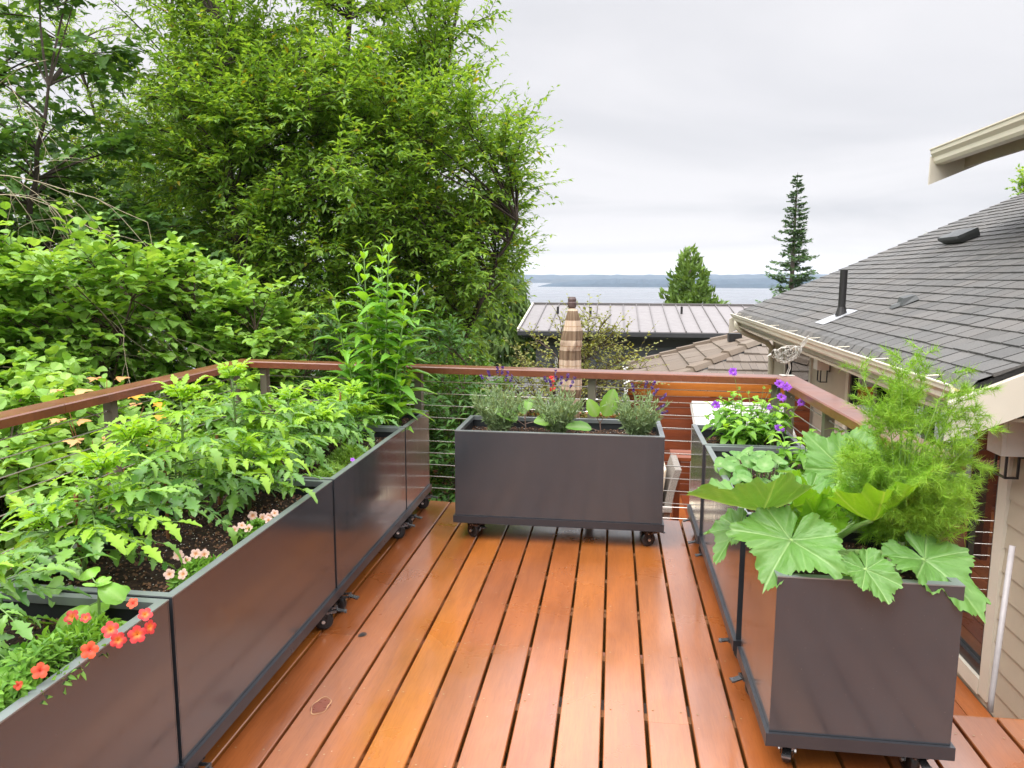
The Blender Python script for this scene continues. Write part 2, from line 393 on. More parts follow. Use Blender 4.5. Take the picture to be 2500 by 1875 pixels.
SUN_EL, SUN_AZ = R(56), R(222)      # soft light from high behind the camera, a little from the left
def build_world():
    w = bpy.data.worlds.new('World'); sc.world = w; w.use_nodes = True
    t = w.node_tree; t.nodes.clear()
    def n(typ, **kw):
        nd = t.nodes.new(typ)
        for k, v in kw.items(): setattr(nd, k, v)
        return nd
    L = t.links.new
    out = n('ShaderNodeOutputWorld')
    sky = n('ShaderNodeTexSky', sky_type='NISHITA'); sky.sun_disc = False
    sky.sun_elevation = SUN_EL; sky.sun_rotation = SUN_AZ; sky.air_density = 1.0; sky.dust_density = 2.5
    b1 = n('ShaderNodeBackground'); L(sky.outputs[0], b1.inputs[0]); b1.inputs[1].default_value = .10
    # cloud deck: a flat overcast layer seen in perspective
    tc = n('ShaderNodeTexCoord'); sx = n('ShaderNodeSeparateXYZ'); L(tc.outputs['Generated'], sx.inputs[0])
    def mth(op, a, b=None, c=None):
        m = n('ShaderNodeMath', operation=op)
        for s_, x in zip(m.inputs, (a, b, c)):
            if x is None: continue
            if isinstance(x, (int, float)): s_.default_value = x
            else: L(x, s_)
        return m.outputs[0]
    z = mth('MAXIMUM', sx.outputs[2], 0.0)
    zz = mth('ADD', z, .10)
    u = mth('DIVIDE', sx.outputs[0], zz); v = mth('DIVIDE', sx.outputs[1], zz)
    cb = n('ShaderNodeCombineXYZ'); L(mth('MULTIPLY', u, .85), cb.inputs[0]); L(v, cb.inputs[1]); cb.inputs[2].default_value = 3.7
    n1 = n('ShaderNodeTexNoise'); n1.inputs['Scale'].default_value = .50; n1.inputs['Detail'].default_value = 5; n1.inputs['Roughness'].default_value = .5; n1.inputs['Distortion'].default_value = .5
    L(cb.outputs[0], n1.inputs['Vector'])
    cr = n('ShaderNodeValToRGB'); e = cr.color_ramp.elements
    e[0].position = .36; e[0].color = (.635, .638, .675, 1); e[1].position = .60; e[1].color = (.80, .79, .815, 1)
    L(n1.outputs['Fac'], cr.inputs[0])
    # thin pale break in the cloud low over the water
    hz = n('ShaderNodeMapRange'); L(z, hz.inputs[0]); 
    for i, x in enumerate((.012, .075, 1.0, 0.0)): hz.inputs[i + 1].default_value = x
    mx = n('ShaderNodeMix', data_type='RGBA'); L(mth('MULTIPLY', hz.outputs[0], .45), mx.inputs[0]); L(cr.outputs[0], mx.inputs[6]); mx.inputs[7].default_value = (.82, .79, .755, 1)
    # an overcast sky is brighter overhead than at the horizon
    up = n('ShaderNodeMapRange'); up.interpolation_type = 'SMOOTHSTEP'; L(z, up.inputs[0])
    for i, x in enumerate((.30, .64, .555, 2.5)): up.inputs[i + 1].default_value = x
    b2 = n('ShaderNodeBackground'); L(mx.outputs[2], b2.inputs[0]); L(up.outputs[0], b2.inputs[1])
    ms = n('ShaderNodeMixShader'); ms.inputs[0].default_value = .96
    L(b1.outputs[0], ms.inputs[1]); L(b2.outputs[0], ms.inputs[2]); L(ms.outputs[0], out.inputs[0])
build_world()
sd = bpy.data.lights.new('sun', 'SUN'); sun = bpy.data.objects.new('sun', sd); COL.objects.link(sun)
sd.energy = 1.5; sd.angle = R(40); sd.color = (1, .96, .90)
# sky rotation: direction of the sun in plan; lamp points the opposite way
sdir = Vector((math.sin(SUN_AZ) * math.cos(SUN_EL), math.cos(SUN_AZ) * math.cos(SUN_EL), math.sin(SUN_EL)))
sun.rotation_euler = sdir.to_track_quat('Z', 'Y').to_euler()
sc.view_settings.view_transform = 'Standard'; sc.view_settings.look = 'None'; sc.view_settings.gamma = 1
sc.view_settings.use_curve_mapping = False; sc.view_settings.exposure = 1.05
cy = sc.cycles; cy.max_bounces = 9; cy.diffuse_bounces = 5; cy.glossy_bounces = 4; cy.transmission_bounces = 5; cy.volume_bounces = 1
cy.caustics_reflective = False; cy.caustics_refractive = False

# ------------------------------------------------------------------ land, water, far shore
def ground_z(x, y):
    s = np.clip((y - 28) / 120, 0, 1); s = s * s * (3 - 2 * s)
    return -3.3 - 27.0 * s + .15 * np.sin(x * .7) * np.cos(y * .5)
def build_ground():
    gm = simple('garden_ground', (.055, .060, .028), .95, 0, .4, 2.0, bump=.6)
    xs = np.concatenate([np.linspace(-400, -40, 10), np.linspace(-36, 36, 60), np.linspace(40, 400, 10)])
    ys = np.concatenate([np.linspace(-60, -5, 6), np.linspace(-3, 60, 60), np.linspace(64, 260, 24)])
    X, Y = np.meshgrid(xs, ys, indexing='ij'); Z = ground_z(X, Y)
    m, k = X.shape; i, j = np.meshgrid(np.arange(m - 1), np.arange(k - 1), indexing='ij')
    f = np.stack([i * k + j, (i + 1) * k + j, (i + 1) * k + j + 1, i * k + j + 1], -1).reshape(-1, 4)
    b = MB(); b.add(np.stack([X, Y, Z], -1), f)
    tag(b.build('ground', gm, smooth=True), 'sloping garden ground falling away towards the water', None, None, 'structure')
    wt = NT('sea_water'); v = wt.obj((.012, .05, 1)); f1 = wt.noise(v, 1.0, 6, .6)
    v2 = wt.obj((.0016, .012, 1)); f2 = wt.noise(v2, 1.0, 4, .55)
    col = (.075, .085, .10)
    rg = wt.mapr(f2, .35, .65, .16, .42)
    wt.surf(wt.bsdf(col, rg, 0, .9, bump=f1, bstr=.25, bdist=.4))
    b = MB(); b.add([(-9000, 100, -27), (9000, 100, -27), (9000, 9000, -27), (-9000, 9000, -27)], [0, 1, 2, 3])
    tag(b.build('water', wt.m), 'calm pale grey sound behind the roofs', None, None, 'structure')
    hm = NT('haze_tinted_forest'); v = hm.obj((.02, .02, .06)); f1 = hm.noise(v, 1.0, 5, .6)
    hm.surf(hm.bsdf(hm.ramp(f1, [(.35, (.006, .028, .052)), (.7, (.012, .044, .072))]), .95, 0, .1))  # distance haze put into the forest colour as blue, on top of the haze volume
    rg = np.random.default_rng(3)
    def hills(name, x0, x1, y, h0, h1, depth, label, seed):
        r = np.random.default_rng(seed); k = 260
        x = np.linspace(x0, x1, k); tt = np.linspace(0, 1, k)
        prof = h0 + (h1 - h0) * tt + 3.0 * np.sin(tt * 9 + seed) + 2.0 * np.sin(tt * 23 + 2 * seed)
        env = np.clip(np.minimum(tt, 1 - tt) * 14, 0, 1) ** .6
        rows = []
        for q, (dy, hh) in enumerate(((0, 0), (8, .45), (60, .8), (160, 1.0), (depth, .9), (depth + 200, 0))):
            jag = r.normal(0, 1.0, k) * (0 if hh == 0 else 1)
            rows.append(np.stack([x, np.full(k, y + dy), -27.3 + np.maximum(0, (prof * hh + jag) * env) + (0 if hh else 0)], -1))
        V = np.concatenate(rows); m = len(rows)
        i, j = np.meshgrid(np.arange(m - 1), np.arange(k - 1), indexing='ij')
        f = np.stack([i * k + j, i * k + j + 1, (i + 1) * k + j + 1, (i + 1) * k + j], -1).reshape(-1, 4)
        b = MB(); b.add(V, f); tag(b.build(name, hm.m), label, None, None, 'structure')
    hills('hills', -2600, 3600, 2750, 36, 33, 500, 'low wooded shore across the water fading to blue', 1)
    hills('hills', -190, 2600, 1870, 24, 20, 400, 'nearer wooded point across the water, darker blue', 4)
build_ground()

# ------------------------------------------------------------------ decks
P = .1537; GAP = .0115
def back_edge(x): return 4.82 - .12 * x
def build_deck():
    b = MB(); r = np.random.default_rng(11)
    joists = np.arange(-1.9, 4.9, .405)
    k0 = -18
    for k in range(k0, 19):
        x0 = -.008 + P * k + GAP / 2; x1 = x0 + P - GAP
        if x0 > 2.42: break
        xm = (x0 + x1) / 2
        ye = back_edge(xm) if xm < 1.16 else 2.70
        cuts = [-4.0]
        y = -4.0 + r.uniform(.5, 6)
        while y < min(1.6, ye - .5):
            cuts.append(joists[np.argmin(abs(joists - y))] + .02); y += r.uniform(1.8, 3.6)
        if k == 1: cuts = [-4.0, 2.505]
        if k == -8: cuts = [-4.0, 2.985]
        if k == -5: cuts = [-4.0, 2.13]
        cuts.append(ye)
        for a, c in zip(cuts[:-1], cuts[1:]):
            a2 = a + .0012; c2 = c - .0012; e = .003; dz = r.normal(0, .0007)
            # board with eased long edges
            prof = [(x0, -.026), (x0, -e), (x0 + e, 0), (x1 - e, 0), (x1, -e), (x1, -.026)]
            ce = (back_edge(x0), back_edge(x1)) if (c == ye and xm < 1.16) else (c2, c2)
            v = [(px, a2, pz + dz) for px, pz in prof] + [(px, ce[0] + (ce[1] - ce[0]) * (px - x0) / (x1 - x0), pz + dz) for px, pz in prof]
            n = 6
            f4 = [(i, (i + 1) % n, n + (i + 1) % n, n + i) for i in range(n)]
            s = b.n; b.add(v, f4)
            b.F.append((np.array([[s + i for i in range(n)][::-1]]), 0)); b.F.append((np.array([[s + n + i for i in range(n)]]), 0))
        an = np.arange(8) * math.pi / 4
        for jy in joists:
            if 1.7 < jy < ye - .06:
                for sx in (.022, P - GAP - .022):
                    cx, cy_ = x0 + sx + r.normal(0, .002), jy + .018 + r.normal(0, .004)
                    b.add([(cx + .0036 * math.cos(t), cy_ + .0036 * math.sin(t), .0012) for t in an] , [list(range(8))], 1)
    for jy in joists:
        for dy, w in ((0, .045), (.055 if int(jy * 10) % 3 == 0 else None, .03)):
            if dy is None: continue
            xe = 2.40 if jy + dy < 2.6 else 1.14
            b.box(-2.72, xe, jy + dy, jy + dy + w, -.20, -.0275, 2)
    # rim boards of the framing
    b.bar((-2.75, back_edge(-2.75) - .03, -.12), (1.16, back_edge(1.16) - .03, -.12), .03, .18, mat=3)
    b.box(1.145, 1.175, 2.72, back_edge(1.16) - .05, -.21, -.028, 3)
    b.box(1.18, 2.42, 2.665, 2.695, -.21, -.028, 3)
    tag(b.build('deck', [M['deck'], M['screw'], M['joist'], M['fence']]), 'wet orange brown hardwood deck of long boards with dark gaps', None, None, 'structure')
    # marks: pale ring stains and knots in the boards are part of the deck surface
    b = MB(); r = np.random.default_rng(5); an = np.linspace(0, 2 * math.pi, 40, endpoint=False)
    def ring(cx, cy_, rx, ry, w, mat):
        wob = 1 + .10 * np.sin(an * 2 + r.uniform(0, 6)) + .06 * np.sin(an * 5 + r.uniform(0, 6)); ww = w * (1 + .5 * np.sin(an * 3 + 1))
        o = np.stack([cx + rx * wob * np.cos(an), cy_ + ry * wob * np.sin(an), np.full(40, .0022)], -1)
        i = np.stack([cx + (rx * wob - ww) * np.cos(an), cy_ + (ry * wob - ww) * np.sin(an), np.full(40, .0022)], -1)
        q = np.arange(40); b.add(np.concatenate([o, i]), np.stack([q, (q + 1) % 40, 40 + (q + 1) % 40, 40 + q], -1), mat)
    def disc(cx, cy_, rx, ry, mat, z=.0016):
        wob = 1 + .12 * np.sin(an * 2 + 1) + .08 * np.sin(an * 3 + 2)
        b.add(np.stack([cx + rx * wob * np.cos(an), cy_ + ry * wob * np.sin(an), np.full(40, z)], -1), [list(range(40))], mat)
    ring(-1.02, 2.44, .034, .053, .0035, 0); disc(-1.02, 2.44, .031, .050, 1)
    disc(-1.05, 2.99, .016, .026, 2); disc(-1.05, 2.985, .009, .014, 3, .0028); disc(-.88, 4.62, .030, .018, 2)
    st = simple('pale_water_stain', (.42, .24, .12), .5, 0, .2, 40)
    sk = simple('reddish_stain', (.17, .045, .022), .3, 0, .2, 20)
    kn = simple('dark_knot', (.06, .028, .015), .4, 0, .4, 60)
    tag(b.build('deck_stains', [st, sk, kn, M['black']]), 'oval stain and dark knots on the deck boards', None, None, 'structure')
    # lower deck, a flight down
    b = MB()
    for k in range(-16, 17):
        x0 = -2.48 + (k + 16) * .1535
        if x0 > 2.3: break
        b.box(x0, x0 + .148, 4.4 if x0 > 1.1 else 5.1, 10.25, -1.226, -1.2)
    b.box(-2.48, 2.42, 4.4, 10.2, -1.42, -1.23, 1)
    tag(b.build('lower_deck', [M['lowdeck'], M['dark_under']]), 'lower wooden terrace below the far railing', None, None, 'structure')
    # wooden stairs between the two decks
    s = thing('deck_stairs', 'wooden steps going down beside the house wall', 'stairs', (1.8, 2.7, -1.2))
    for q in range(6):
        b = MB(); y = 2.72 + q * .28
        b.box(1.20, 2.36, y, y + .27, -.20 - .19 * q, -.165 - .19 * q); b.build('step', M['deck'], s)
    for x in (1.20, 2.33):
        b = MB(); b.bar((x, 2.74, -.32), (x, 4.4, -1.36), .035, .24); b.build('stringer', M['fence'], s)
build_deck()

# ------------------------------------------------------------------ cable railing
def build_railing():
    rt = thing('cable_railing', 'hardwood handrail on bronze posts with steel cables round the planted deck', 'railing', (-.7, 4.86, 0))
    def rail_y(x): return 4.80 - .085 * x
    A = np.array((-2.57, rail_y(-2.57))); B = np.array((1.04, rail_y(1.04))); Ln = np.array((-2.62, -1.6)); Rn = np.array((1.10, 2.62))
    def top(pts, name='top_rail'):
        b = MB(); w = .07; h = .043; e = .006
        # mitred strip
        pts = [np.array(p) for p in pts]
        d = unit(pts[1] - pts[0]); 
        return b, d, w, h
    def seg(p0, p1, m0, m1):
        """rail piece with mitre directions m0, m1 (unit vectors of the end cut in plan)"""
        d = unit(p1 - p0); nrm = np.array((-d[1], d[0])); w = .068; h = .044; e = .006
        prof = [(-w, .95 - h), (-w, .95 - e), (-w + e, .95), (w - e, .95), (w, .95 - e), (w, .95 - h)]
        def end(p, m):
            k = m / (m @ nrm); return [np.array((*(p + k * s), z)) for s, z in prof]
        a = end(p0, m0); c = end(p1, m1); b = MB(); s = 0
        b.add(a + c, [(i, (i + 1) % 6, 6 + (i + 1) % 6, 6 + i) for i in range(6)])
        b.F.append((np.array([[5, 4, 3, 2, 1, 0]]), 0)); b.F.append((np.array([[6, 7, 8, 9, 10, 11]]), 0))
        return b
    dl = unit(A - Ln); db = unit(B - A); dr = unit(Rn - B)
    mA = unit(np.array((-(dl + db)[1], (dl + db)[0]))); mB = unit(np.array((-(db + dr)[1], (db + dr)[0])))
    pl = np.array((-dl[1], dl[0])); pr = np.array((-dr[1], dr[0])); pb = np.array((-db[1], db[0]))
    J = Ln + (A - Ln) * .72
    seg(Ln, J, pl, pl).build('top_rail', M['rail'], rt)
    seg(J + dl * .0015, A, pl, mA).build('top_rail', M['rail'], rt)
    seg(A, B, mA, mB).build('top_rail', M['rail'], rt)
    seg(B, Rn, mB, pr).build('top_rail', M['rail'], rt)
    def post(x, y, d):
        b = MB(); d = np.array((*d, 0)); nn = np.array((-d[1], d[0], 0)); c = np.array((x, y, 0)); h = .024
        v = [c + d * h * i + nn * h * j + np.array((0, 0, z)) for z in (-.25, .898) for i, j in ((-1, -1), (1, -1), (1, 1), (-1, 1))]
        b.add(v, [(3, 2, 1, 0), (4, 5, 6, 7), (0, 1, 5, 4), (1, 2, 6, 5), (2, 3, 7, 6), (3, 0, 4, 7)])
        v = [c + d * .045 * i + nn * .03 * j + np.array((0, 0, z)) for z in (.8985, .9045) for i, j in ((-1, -1), (1, -1), (1, 1), (-1, 1))]
        b.add(v, [(3, 2, 1, 0), (4, 5, 6, 7), (0, 1, 5, 4), (1, 2, 6, 5), (2, 3, 7, 6), (3, 0, 4, 7)])
        fb = b
        for q in range(10):
            z = .112 + q * .0815
            cc = c + np.array((0, 0, z)); o = d * .0245
            fb.tube([cc - o - d * .012, cc - o], .0055, 6, 1); fb.tube([cc + o, cc + o + d * .012], .0055, 6, 1)
        b.build('post', [M['post'], M['steel']], rt)
    for y in (-.6, .45, 1.5, 2.55, 3.57, 4.87): post(Ln[0] + (A[0] - Ln[0]) * (y - Ln[1]) / (A[1] - Ln[1]), y, dl)
    for x in (-2.42, -1.285, -.125, .985): post(x, rail_y(x), db)
    for y in (4.60, 3.86, 2.75): post(B[0] + (Rn[0] - B[0]) * (y - B[1]) / (Rn[1] - B[1]), y, dr)
    for (p0, p1) in ((Ln, A - dl * .12), (A + db * .12, B - db * .05), (B + dr * .08, Rn)):
        for q in range(10):
            z = .112 + q * .0815; b = MB()
            b.tube([(*p0, z), (*((p0 + p1) / 2), z - .002), (*p1, z)], .0029, 6); b.build('cable', M['cable'], rt, smooth=True)
build_railing()

# ------------------------------------------------------------------ planters on casters
def build_caster():
    """one locking caster, wheel axis along local X, pedal towards +Y; origin on the ground below it"""
    b = MB()
    b.box(-.034, .034, -.034, .034, .0935, .0985)                       # top plate
    b.lathe([(.026, .080), (.028, .086), (.028, .0935)], (0, 0, 0), 16)
    for s in (-1, 1):
        x = s * .019
        b.add([(x - .0015, -.030, .082), (x - .0015, .022, .084), (x - .0015, .012, .030), (x - .0015, -.012, .030),
               (x + .0015, -.030, .082), (x + .0015, .022, .084), (x + .0015, .012, .030), (x + .0015, -.012, .030)],
              [(0, 1, 2, 3), (7, 6, 5, 4), (0, 4, 5, 1), (1, 5, 6, 2), (2, 6, 7, 3), (3, 7, 4, 0)])
    fork = b.build('caster', M['blackmetal'])
    b = MB(); w = .0145
    b.lathe([(.004, -w), (.030, -w), (.037, -w * .96), (.0415, -w * .6), (.0425, 0), (.0415, w * .6), (.037, w * .96), (.030, w), (.004, w)], (0, 0, .0425), 28, axis=0)
    wheel = b.build('wheel', M['black'], fork, smooth=True)
    b = MB(); b.tube([(-.026, 0, .0425), (.026, 0, .0425)], .004, 6); 
    for s in (-1, 1): b.lathe([(.0001, s * .028), (.0085, s * .0275), (.0085, s * .0215)], (0, 0, .0425), 6, axis=0)
    b.tube([(-.024, -.004, .076), (.024, -.004, .076)], .003, 6)
    b.build('axle_bolt', M['steel'], fork)
    b = MB(); z0 = .080
    b.bar((-.021, .012, z0), (-.021, .062, z0 + .006), .004, .010); b.bar((.021, .012, z0), (.021, .062, z0 + .006), .004, .010)
    b.bar((-.023, .060, z0 + .006), (.023, .060, z0 + .006), .006, .010)
    b.add([(-.015, .016, z0 - .004), (.015, .016, z0 - .004), (0, .05, z0 + .002)], [(0, 1, 2)], 0)
    b.bar((0, .060, z0 + .004), (0, .098, z0 - .006), .026, .005, mat=1)
    b.box(-.014, .014, .088, .101, z0 - .008, z0 - .0015, 0)
    b.build('brake_pedal', [M['gunmetal'], M['blackmetal']], fork)
    return fork
CASTER = build_caster()
first_caster = [True]

def soil_mesh(b, x0, x1, y0, y1, z, seed):
    r = np.random.default_rng(seed); nx = max(4, int((x1 - x0) / .03)); ny = max(4, int((y1 - y0) / .03))
    xs = np.linspace(x0, x1, nx); ys = np.linspace(y0, y1, ny); X, Y = np.meshgrid(xs, ys, indexing='ij')
    Z = z + r.normal(0, .005, X.shape) + .008 * np.sin(X * 11 + seed) * np.cos(Y * 9)
    i, j = np.meshgrid(np.arange(nx - 1), np.arange(ny - 1), indexing='ij')
    b.add(np.stack([X, Y, Z], -1), np.stack([i * ny + j, (i + 1) * ny + j, (i + 1) * ny + j + 1, i * ny + j + 1], -1).reshape(-1, 4))
    k = int((x1 - x0) * (y1 - y0) * 2600)
    tv = np.array([(0, -.5, 0), (.5, 0, .0), (0, .5, 0), (-.5, 0, 0), (0, 0, .45)]); tf = np.array([(0, 1, 4), (1, 2, 4), (2, 3, 4), (3, 0, 4)])
    for mat, frac, s0, s1 in ((1, .30, .003, .0062), (2, .7, .006, .018)):
        m = int(k * frac); px = r.uniform(x0, x1, m); py = r.uniform(y0, y1, m)
        pz = z + .008 * np.sin(px * 11 + seed) * np.cos(py * 9) + .003
        D = unit(r.normal(0, 1, (m, 3)) * (1, 1, .3)); N = unit(r.normal(0, .4, (m, 3)) + (0, 0, 1))
        b.leaves((tv, tf), np.stack([px, py, pz], -1), D, N, r.uniform(s0, s1, m), mat, W=.7)

def planter(x0, x1, y0, y1, label, seed, casters, soil_z=.588, group='metal planters on casters'):
    cx, cy_ = (x0 + x1) / 2, (y0 + y1) / 2
    t = thing('planter_box', label, 'planter', (cx, cy_, 0), group)
    b = MB(); w = .004; zt, zb = .652, .151
    # four outer panels with hairline joints at the corners
    b.box(x0, x1, y0, y0 + w, zb, zt); b.box(x0, x1, y1 - w, y1, zb, zt)
    b.box(x0, x0 + w, y0 + w + .0015, y1 - w - .0015, zb, zt - .0005); b.box(x1 - w, x1, y0 + w + .0015, y1 - w - .0015, zb, zt - .0005)
    b.build('panel', M['panel'], t)
    b = MB(); k = .026; z0, z1 = .6525, .6565
    # folded rim, mitred
    o = [(x0 - .001, y0 - .001), (x1 + .001, y0 - .001), (x1 + .001, y1 + .001), (x0 - .001, y1 + .001)]
    i = [(x0 + k, y0 + k), (x1 - k, y0 + k), (x1 - k, y1 - k), (x0 + k, y1 - k)]
    for q in range(4):
        p = (q + 1) % 4
        a = [(*o[q], z0), (*o[p], z0), (*i[p], z0), (*i[q], z0), (*o[q], z1), (*o[p], z1), (*i[p], z1), (*i[q], z1)]
        b.add(a, [(0, 3, 2, 1), (4, 5, 6, 7), (0, 1, 5, 4), (1, 2, 6, 5), (2, 3, 7, 6), (3, 0, 4, 7)])
        ii = [np.array((*i[q], 0)), np.array((*i[p], 0))]
        b.add([(*i[q], z0), (*i[p], z0), (*i[p], z0 - .02), (*i[q], z0 - .02)], [(0, 1, 2, 3)])
    b.build('rim', M['rim'], t)
    b = MB(); g = .02
    b.box(x0 + .006, x0 + g, y0 + .006, y1 - .006, .30, .651); b.box(x1 - g, x1 - .006, y0 + .006, y1 - .006, .30, .651)
    b.box(x0 + g + .0005, x1 - g - .0005, y0 + .006, y0 + g, .30, .651); b.box(x0 + g + .0005, x1 - g - .0005, y1 - g, y1 - .006, .30, .651)
    b.build('liner', M['liner'], t)
    b = MB(); soil_mesh(b, x0 + g + .001, x1 - g - .001, y0 + g + .001, y1 - g - .001, soil_z, seed)
    b.build('soil', [M['soil'], M['perlite'], M['bark']], t)
    b = MB(); e = .011
    b.box(x0 - e, x1 + e, y0 - e, y0, .108, .150); b.box(x0 - e, x1 + e, y1, y1 + e, .108, .150)
    b.box(x0 - e, x0, y0 + .0005, y1 - .0005, .108, .150); b.box(x1, x1 + e, y0 + .0005, y1 - .0005, .108, .150)
    b.box(x0 + .001, x1 - .001, y0 + .001, y1 - .001, .104, .14)
    b.build('base_frame', M['skirt'], t)
    for (px, py, ang) in casters:
        if first_caster[0]: c = CASTER; first_caster[0] = False
        else: c = copy_tree(CASTER)
        c.parent = t; c.location = (px - cx, py - cy_, 0.001); c.rotation_euler = (0, 0, R(ang))
    return t
def std_casters(x0, x1, y0, y1, a):
    d = .075
    return [(x0 + d, y0 + d, a[0]), (x1 - d, y0 + d, a[1]), (x0 + d, y1 - d, a[2]), (x1 - d, y1 - d, a[3])]
LX0, LX1 = -1.76, -1.205
def lp(y0, y1, label, seed, a): return planter(LX0, LX1, y0, y1, label, seed, std_casters(LX0, LX1 + .045, y0, y1, a))
PL1 = lp(.635, 1.850, 'long charcoal planter nearest on the left, with coral flowers over its edge', 1, (90, -80, 90, -95))
PL2 = lp(1.868, 3.092, 'long charcoal planter on the left holding tomatoes and two pale pink flower clumps', 2, (90, -95, 90, -70))
PL3 = lp(3.112, 4.262, 'long charcoal planter on the left with two low green cushions by its rim', 3, (90, -88, 90, -75))
PL4 = lp(4.282, 4.852, 'short charcoal planter in the far left corner under the tallest leafy stems', 4, (90, -88, 90, -80))
PC = planter(-.897, .300, 4.225, 4.715, 'charcoal planter standing free in the middle with lavender along it', 5,
             [(-.80, 4.285, -125), (.225, 4.275, -70), (-.82, 4.63, 20), (.22, 4.63, -20)])
RX0, RX1 = .507, 1.035
PR1 = planter(RX0, RX1, 2.262, 2.800, 'square charcoal planter nearest on the right, overhung by huge zucchini leaves', 6,
              [(.585, 2.345, 165), (.955, 2.345, -170), (.555, 2.715, 105), (.955, 2.715, 20)])
PR2 = planter(RX0 - .008, RX1 - .008, 2.865, 4.045, 'long charcoal planter on the right holding round nasturtium leaves', 7,
              [(.555, 2.985, 80), (.945, 2.95, -80), (.560, 3.955, 88), (.945, 3.96, -80)])
PR3 = planter(RX0 - .018, RX1 - .018, 4.065, 4.625, 'square charcoal planter at the far right rail corner with violet flowers', 8,
              [(.54, 4.15, 90), (.93, 4.15, -80), (.545, 4.545, 95), (.93, 4.54, -80)])

# ------------------------------------------------------------------ leaf templates
def tmpl_simple(w=.32, fold=.12, droop=.12):
    """pointed leaf, 5 points: base, left, mid, right, tip"""
    v = np.array([(0, 0, 0), (-w, .45, fold * w), (0, .48, 0), (w, .45, fold * w), (0, 1, -droop)])
    f = np.array([(0, 2, 1), (0, 3, 2), (1, 2, 4), (2, 3, 4)])
    return v, f
def tmpl_blade(width, n=6, fold=.25, droop=.35, serr=0.0, wave=0.0, seed=0, tipup=0.0):
    """finer leaf: width(t) half width at t in 0..1, creased on the midrib, arching downward"""
    r = np.random.default_rng(seed); v = []; att = []
    for i in range(n + 1):
        t = i / n; w = max(.004, width(t)) * (1 + (serr if i % 2 else -serr))
        z = -droop * t * t + tipup * t; y = t * (1 - .25 * droop * t)
        wz = wave * r.normal()
        v += [(-w, y + .02 * (i % 2), z + fold * w + wz), (-w * .5, y, z + fold * w * .42), (0, y, z), (w * .5, y, z + fold * w * .42), (w, y + .02 * (i % 2), z + fold * w - wz)]
        att += [0, .08, .75, .08, 0]
    f = []
    for i in range(n):
        for j in range(4):
            a = i * 5 + j; f.append((a, a + 1, a + 6, a + 5))
    return np.array(v), np.array(f), np.array(att) * 1.0
def noatt(t): return t[0], t[1]
LANCE = tmpl_simple(.17, .5, .25)
OVAL = tmpl_simple(.34, .4, .15)
def tmpl_round(w=.44, fold=.14, droop=.14):
    v = np.array([(0, 0, 0), (-w * .86, .20, fold * .7), (-w, .55, fold), (0, 1.02, -droop), (w, .55, fold), (w * .86, .20, fold * .7), (0, .45, .0), (-w * .55, .86, fold * .3), (w * .55, .86, fold * .3)])
    return v, np.array([(0, 6, 1), (1, 6, 2), (2, 6, 7), (7, 6, 3), (3, 6, 8), (8, 6, 4), (4, 6, 5), (5, 6, 0)])
ROUND = tmpl_round()
def lobed(t):
    base = .28 * math.sin(math.pi * min(1, t * .93 + .05)) ** .8
    return base * (1.0 - .35 * t)
TOMLEAF = [noatt(tmpl_blade(lambda t: lobed(t) * (1.0 if int(t * 12) % 3 else .62), 12, .30, d, .13, .016, s)) for d, s in ((.18, 1), (.38, 2), (.05, 3), (.6, 4))]
BASIL = tmpl_blade(lambda t: .36 * math.sin(math.pi * (t * .96 + .02)) ** .62, 8, -.42, .45, 0, .012, 3)
TALL = [noatt(tmpl_blade(lambda t: .20 * math.sin(math.pi * (t ** .75 * .97 + .015)) ** .9, 7, .45, d, .03, .006, s)) for d, s in ((.35, 1), (.6, 2), (.9, 3))]
EGG = tmpl_blade(lambda t: .33 * math.sin(math.pi * (t ** .85 * .95 + .03)) ** .7, 8, .15, .25, .03, .014, 5)
PETLEAF = noatt(tmpl_blade(lambda t: .17 * math.sin(math.pi * (t * .93 + .05)) ** .7, 3, .4, .3))
def disc_leaf(n=18, seed=1, cup=.10, att0=.9):
    r = np.random.default_rng(seed); v = [(0, 0, 0)]; at = [1.0]
    for rad in (.5, 1.0):
        for i in range(n):
            a = 2 * math.pi * i / n; q = rad * (.5 + .015 * r.normal())
            v.append((q * math.sin(a), q * math.cos(a), cup * rad * rad + .02 * r.normal() * rad)); at.append((.35 if i % 3 == 0 else 0) * (1 - rad * .9))
    f = []
    for i in range(n):
        j = (i + 1) % n; f.append((0, 1 + j, 1 + i, 1 + i)); f.append((1 + i, 1 + j, 1 + n + j, 1 + n + i))
    return np.array(v), np.array([x for x in f if len(set(x)) == 4]), np.array(at), np.array([x[:3] for x in f if len(set(x)) == 3])

def perp(d, rng):
    q = unit(np.cross(d, rng.normal(0, 1, 3))); return q

# ------------------------------------------------------------------ plants in the planters
def arc(p, d, L, droop, n=6, seed=None):
    """curved path starting along d, bending down"""
    p = np.array(p, float); d = unit(d); pts = [p.copy()]
    for i in range(n):
        d = unit(d + np.array((0, 0, -droop / n))); p = p + d * L / n; pts.append(p.copy())
    return np.array(pts)

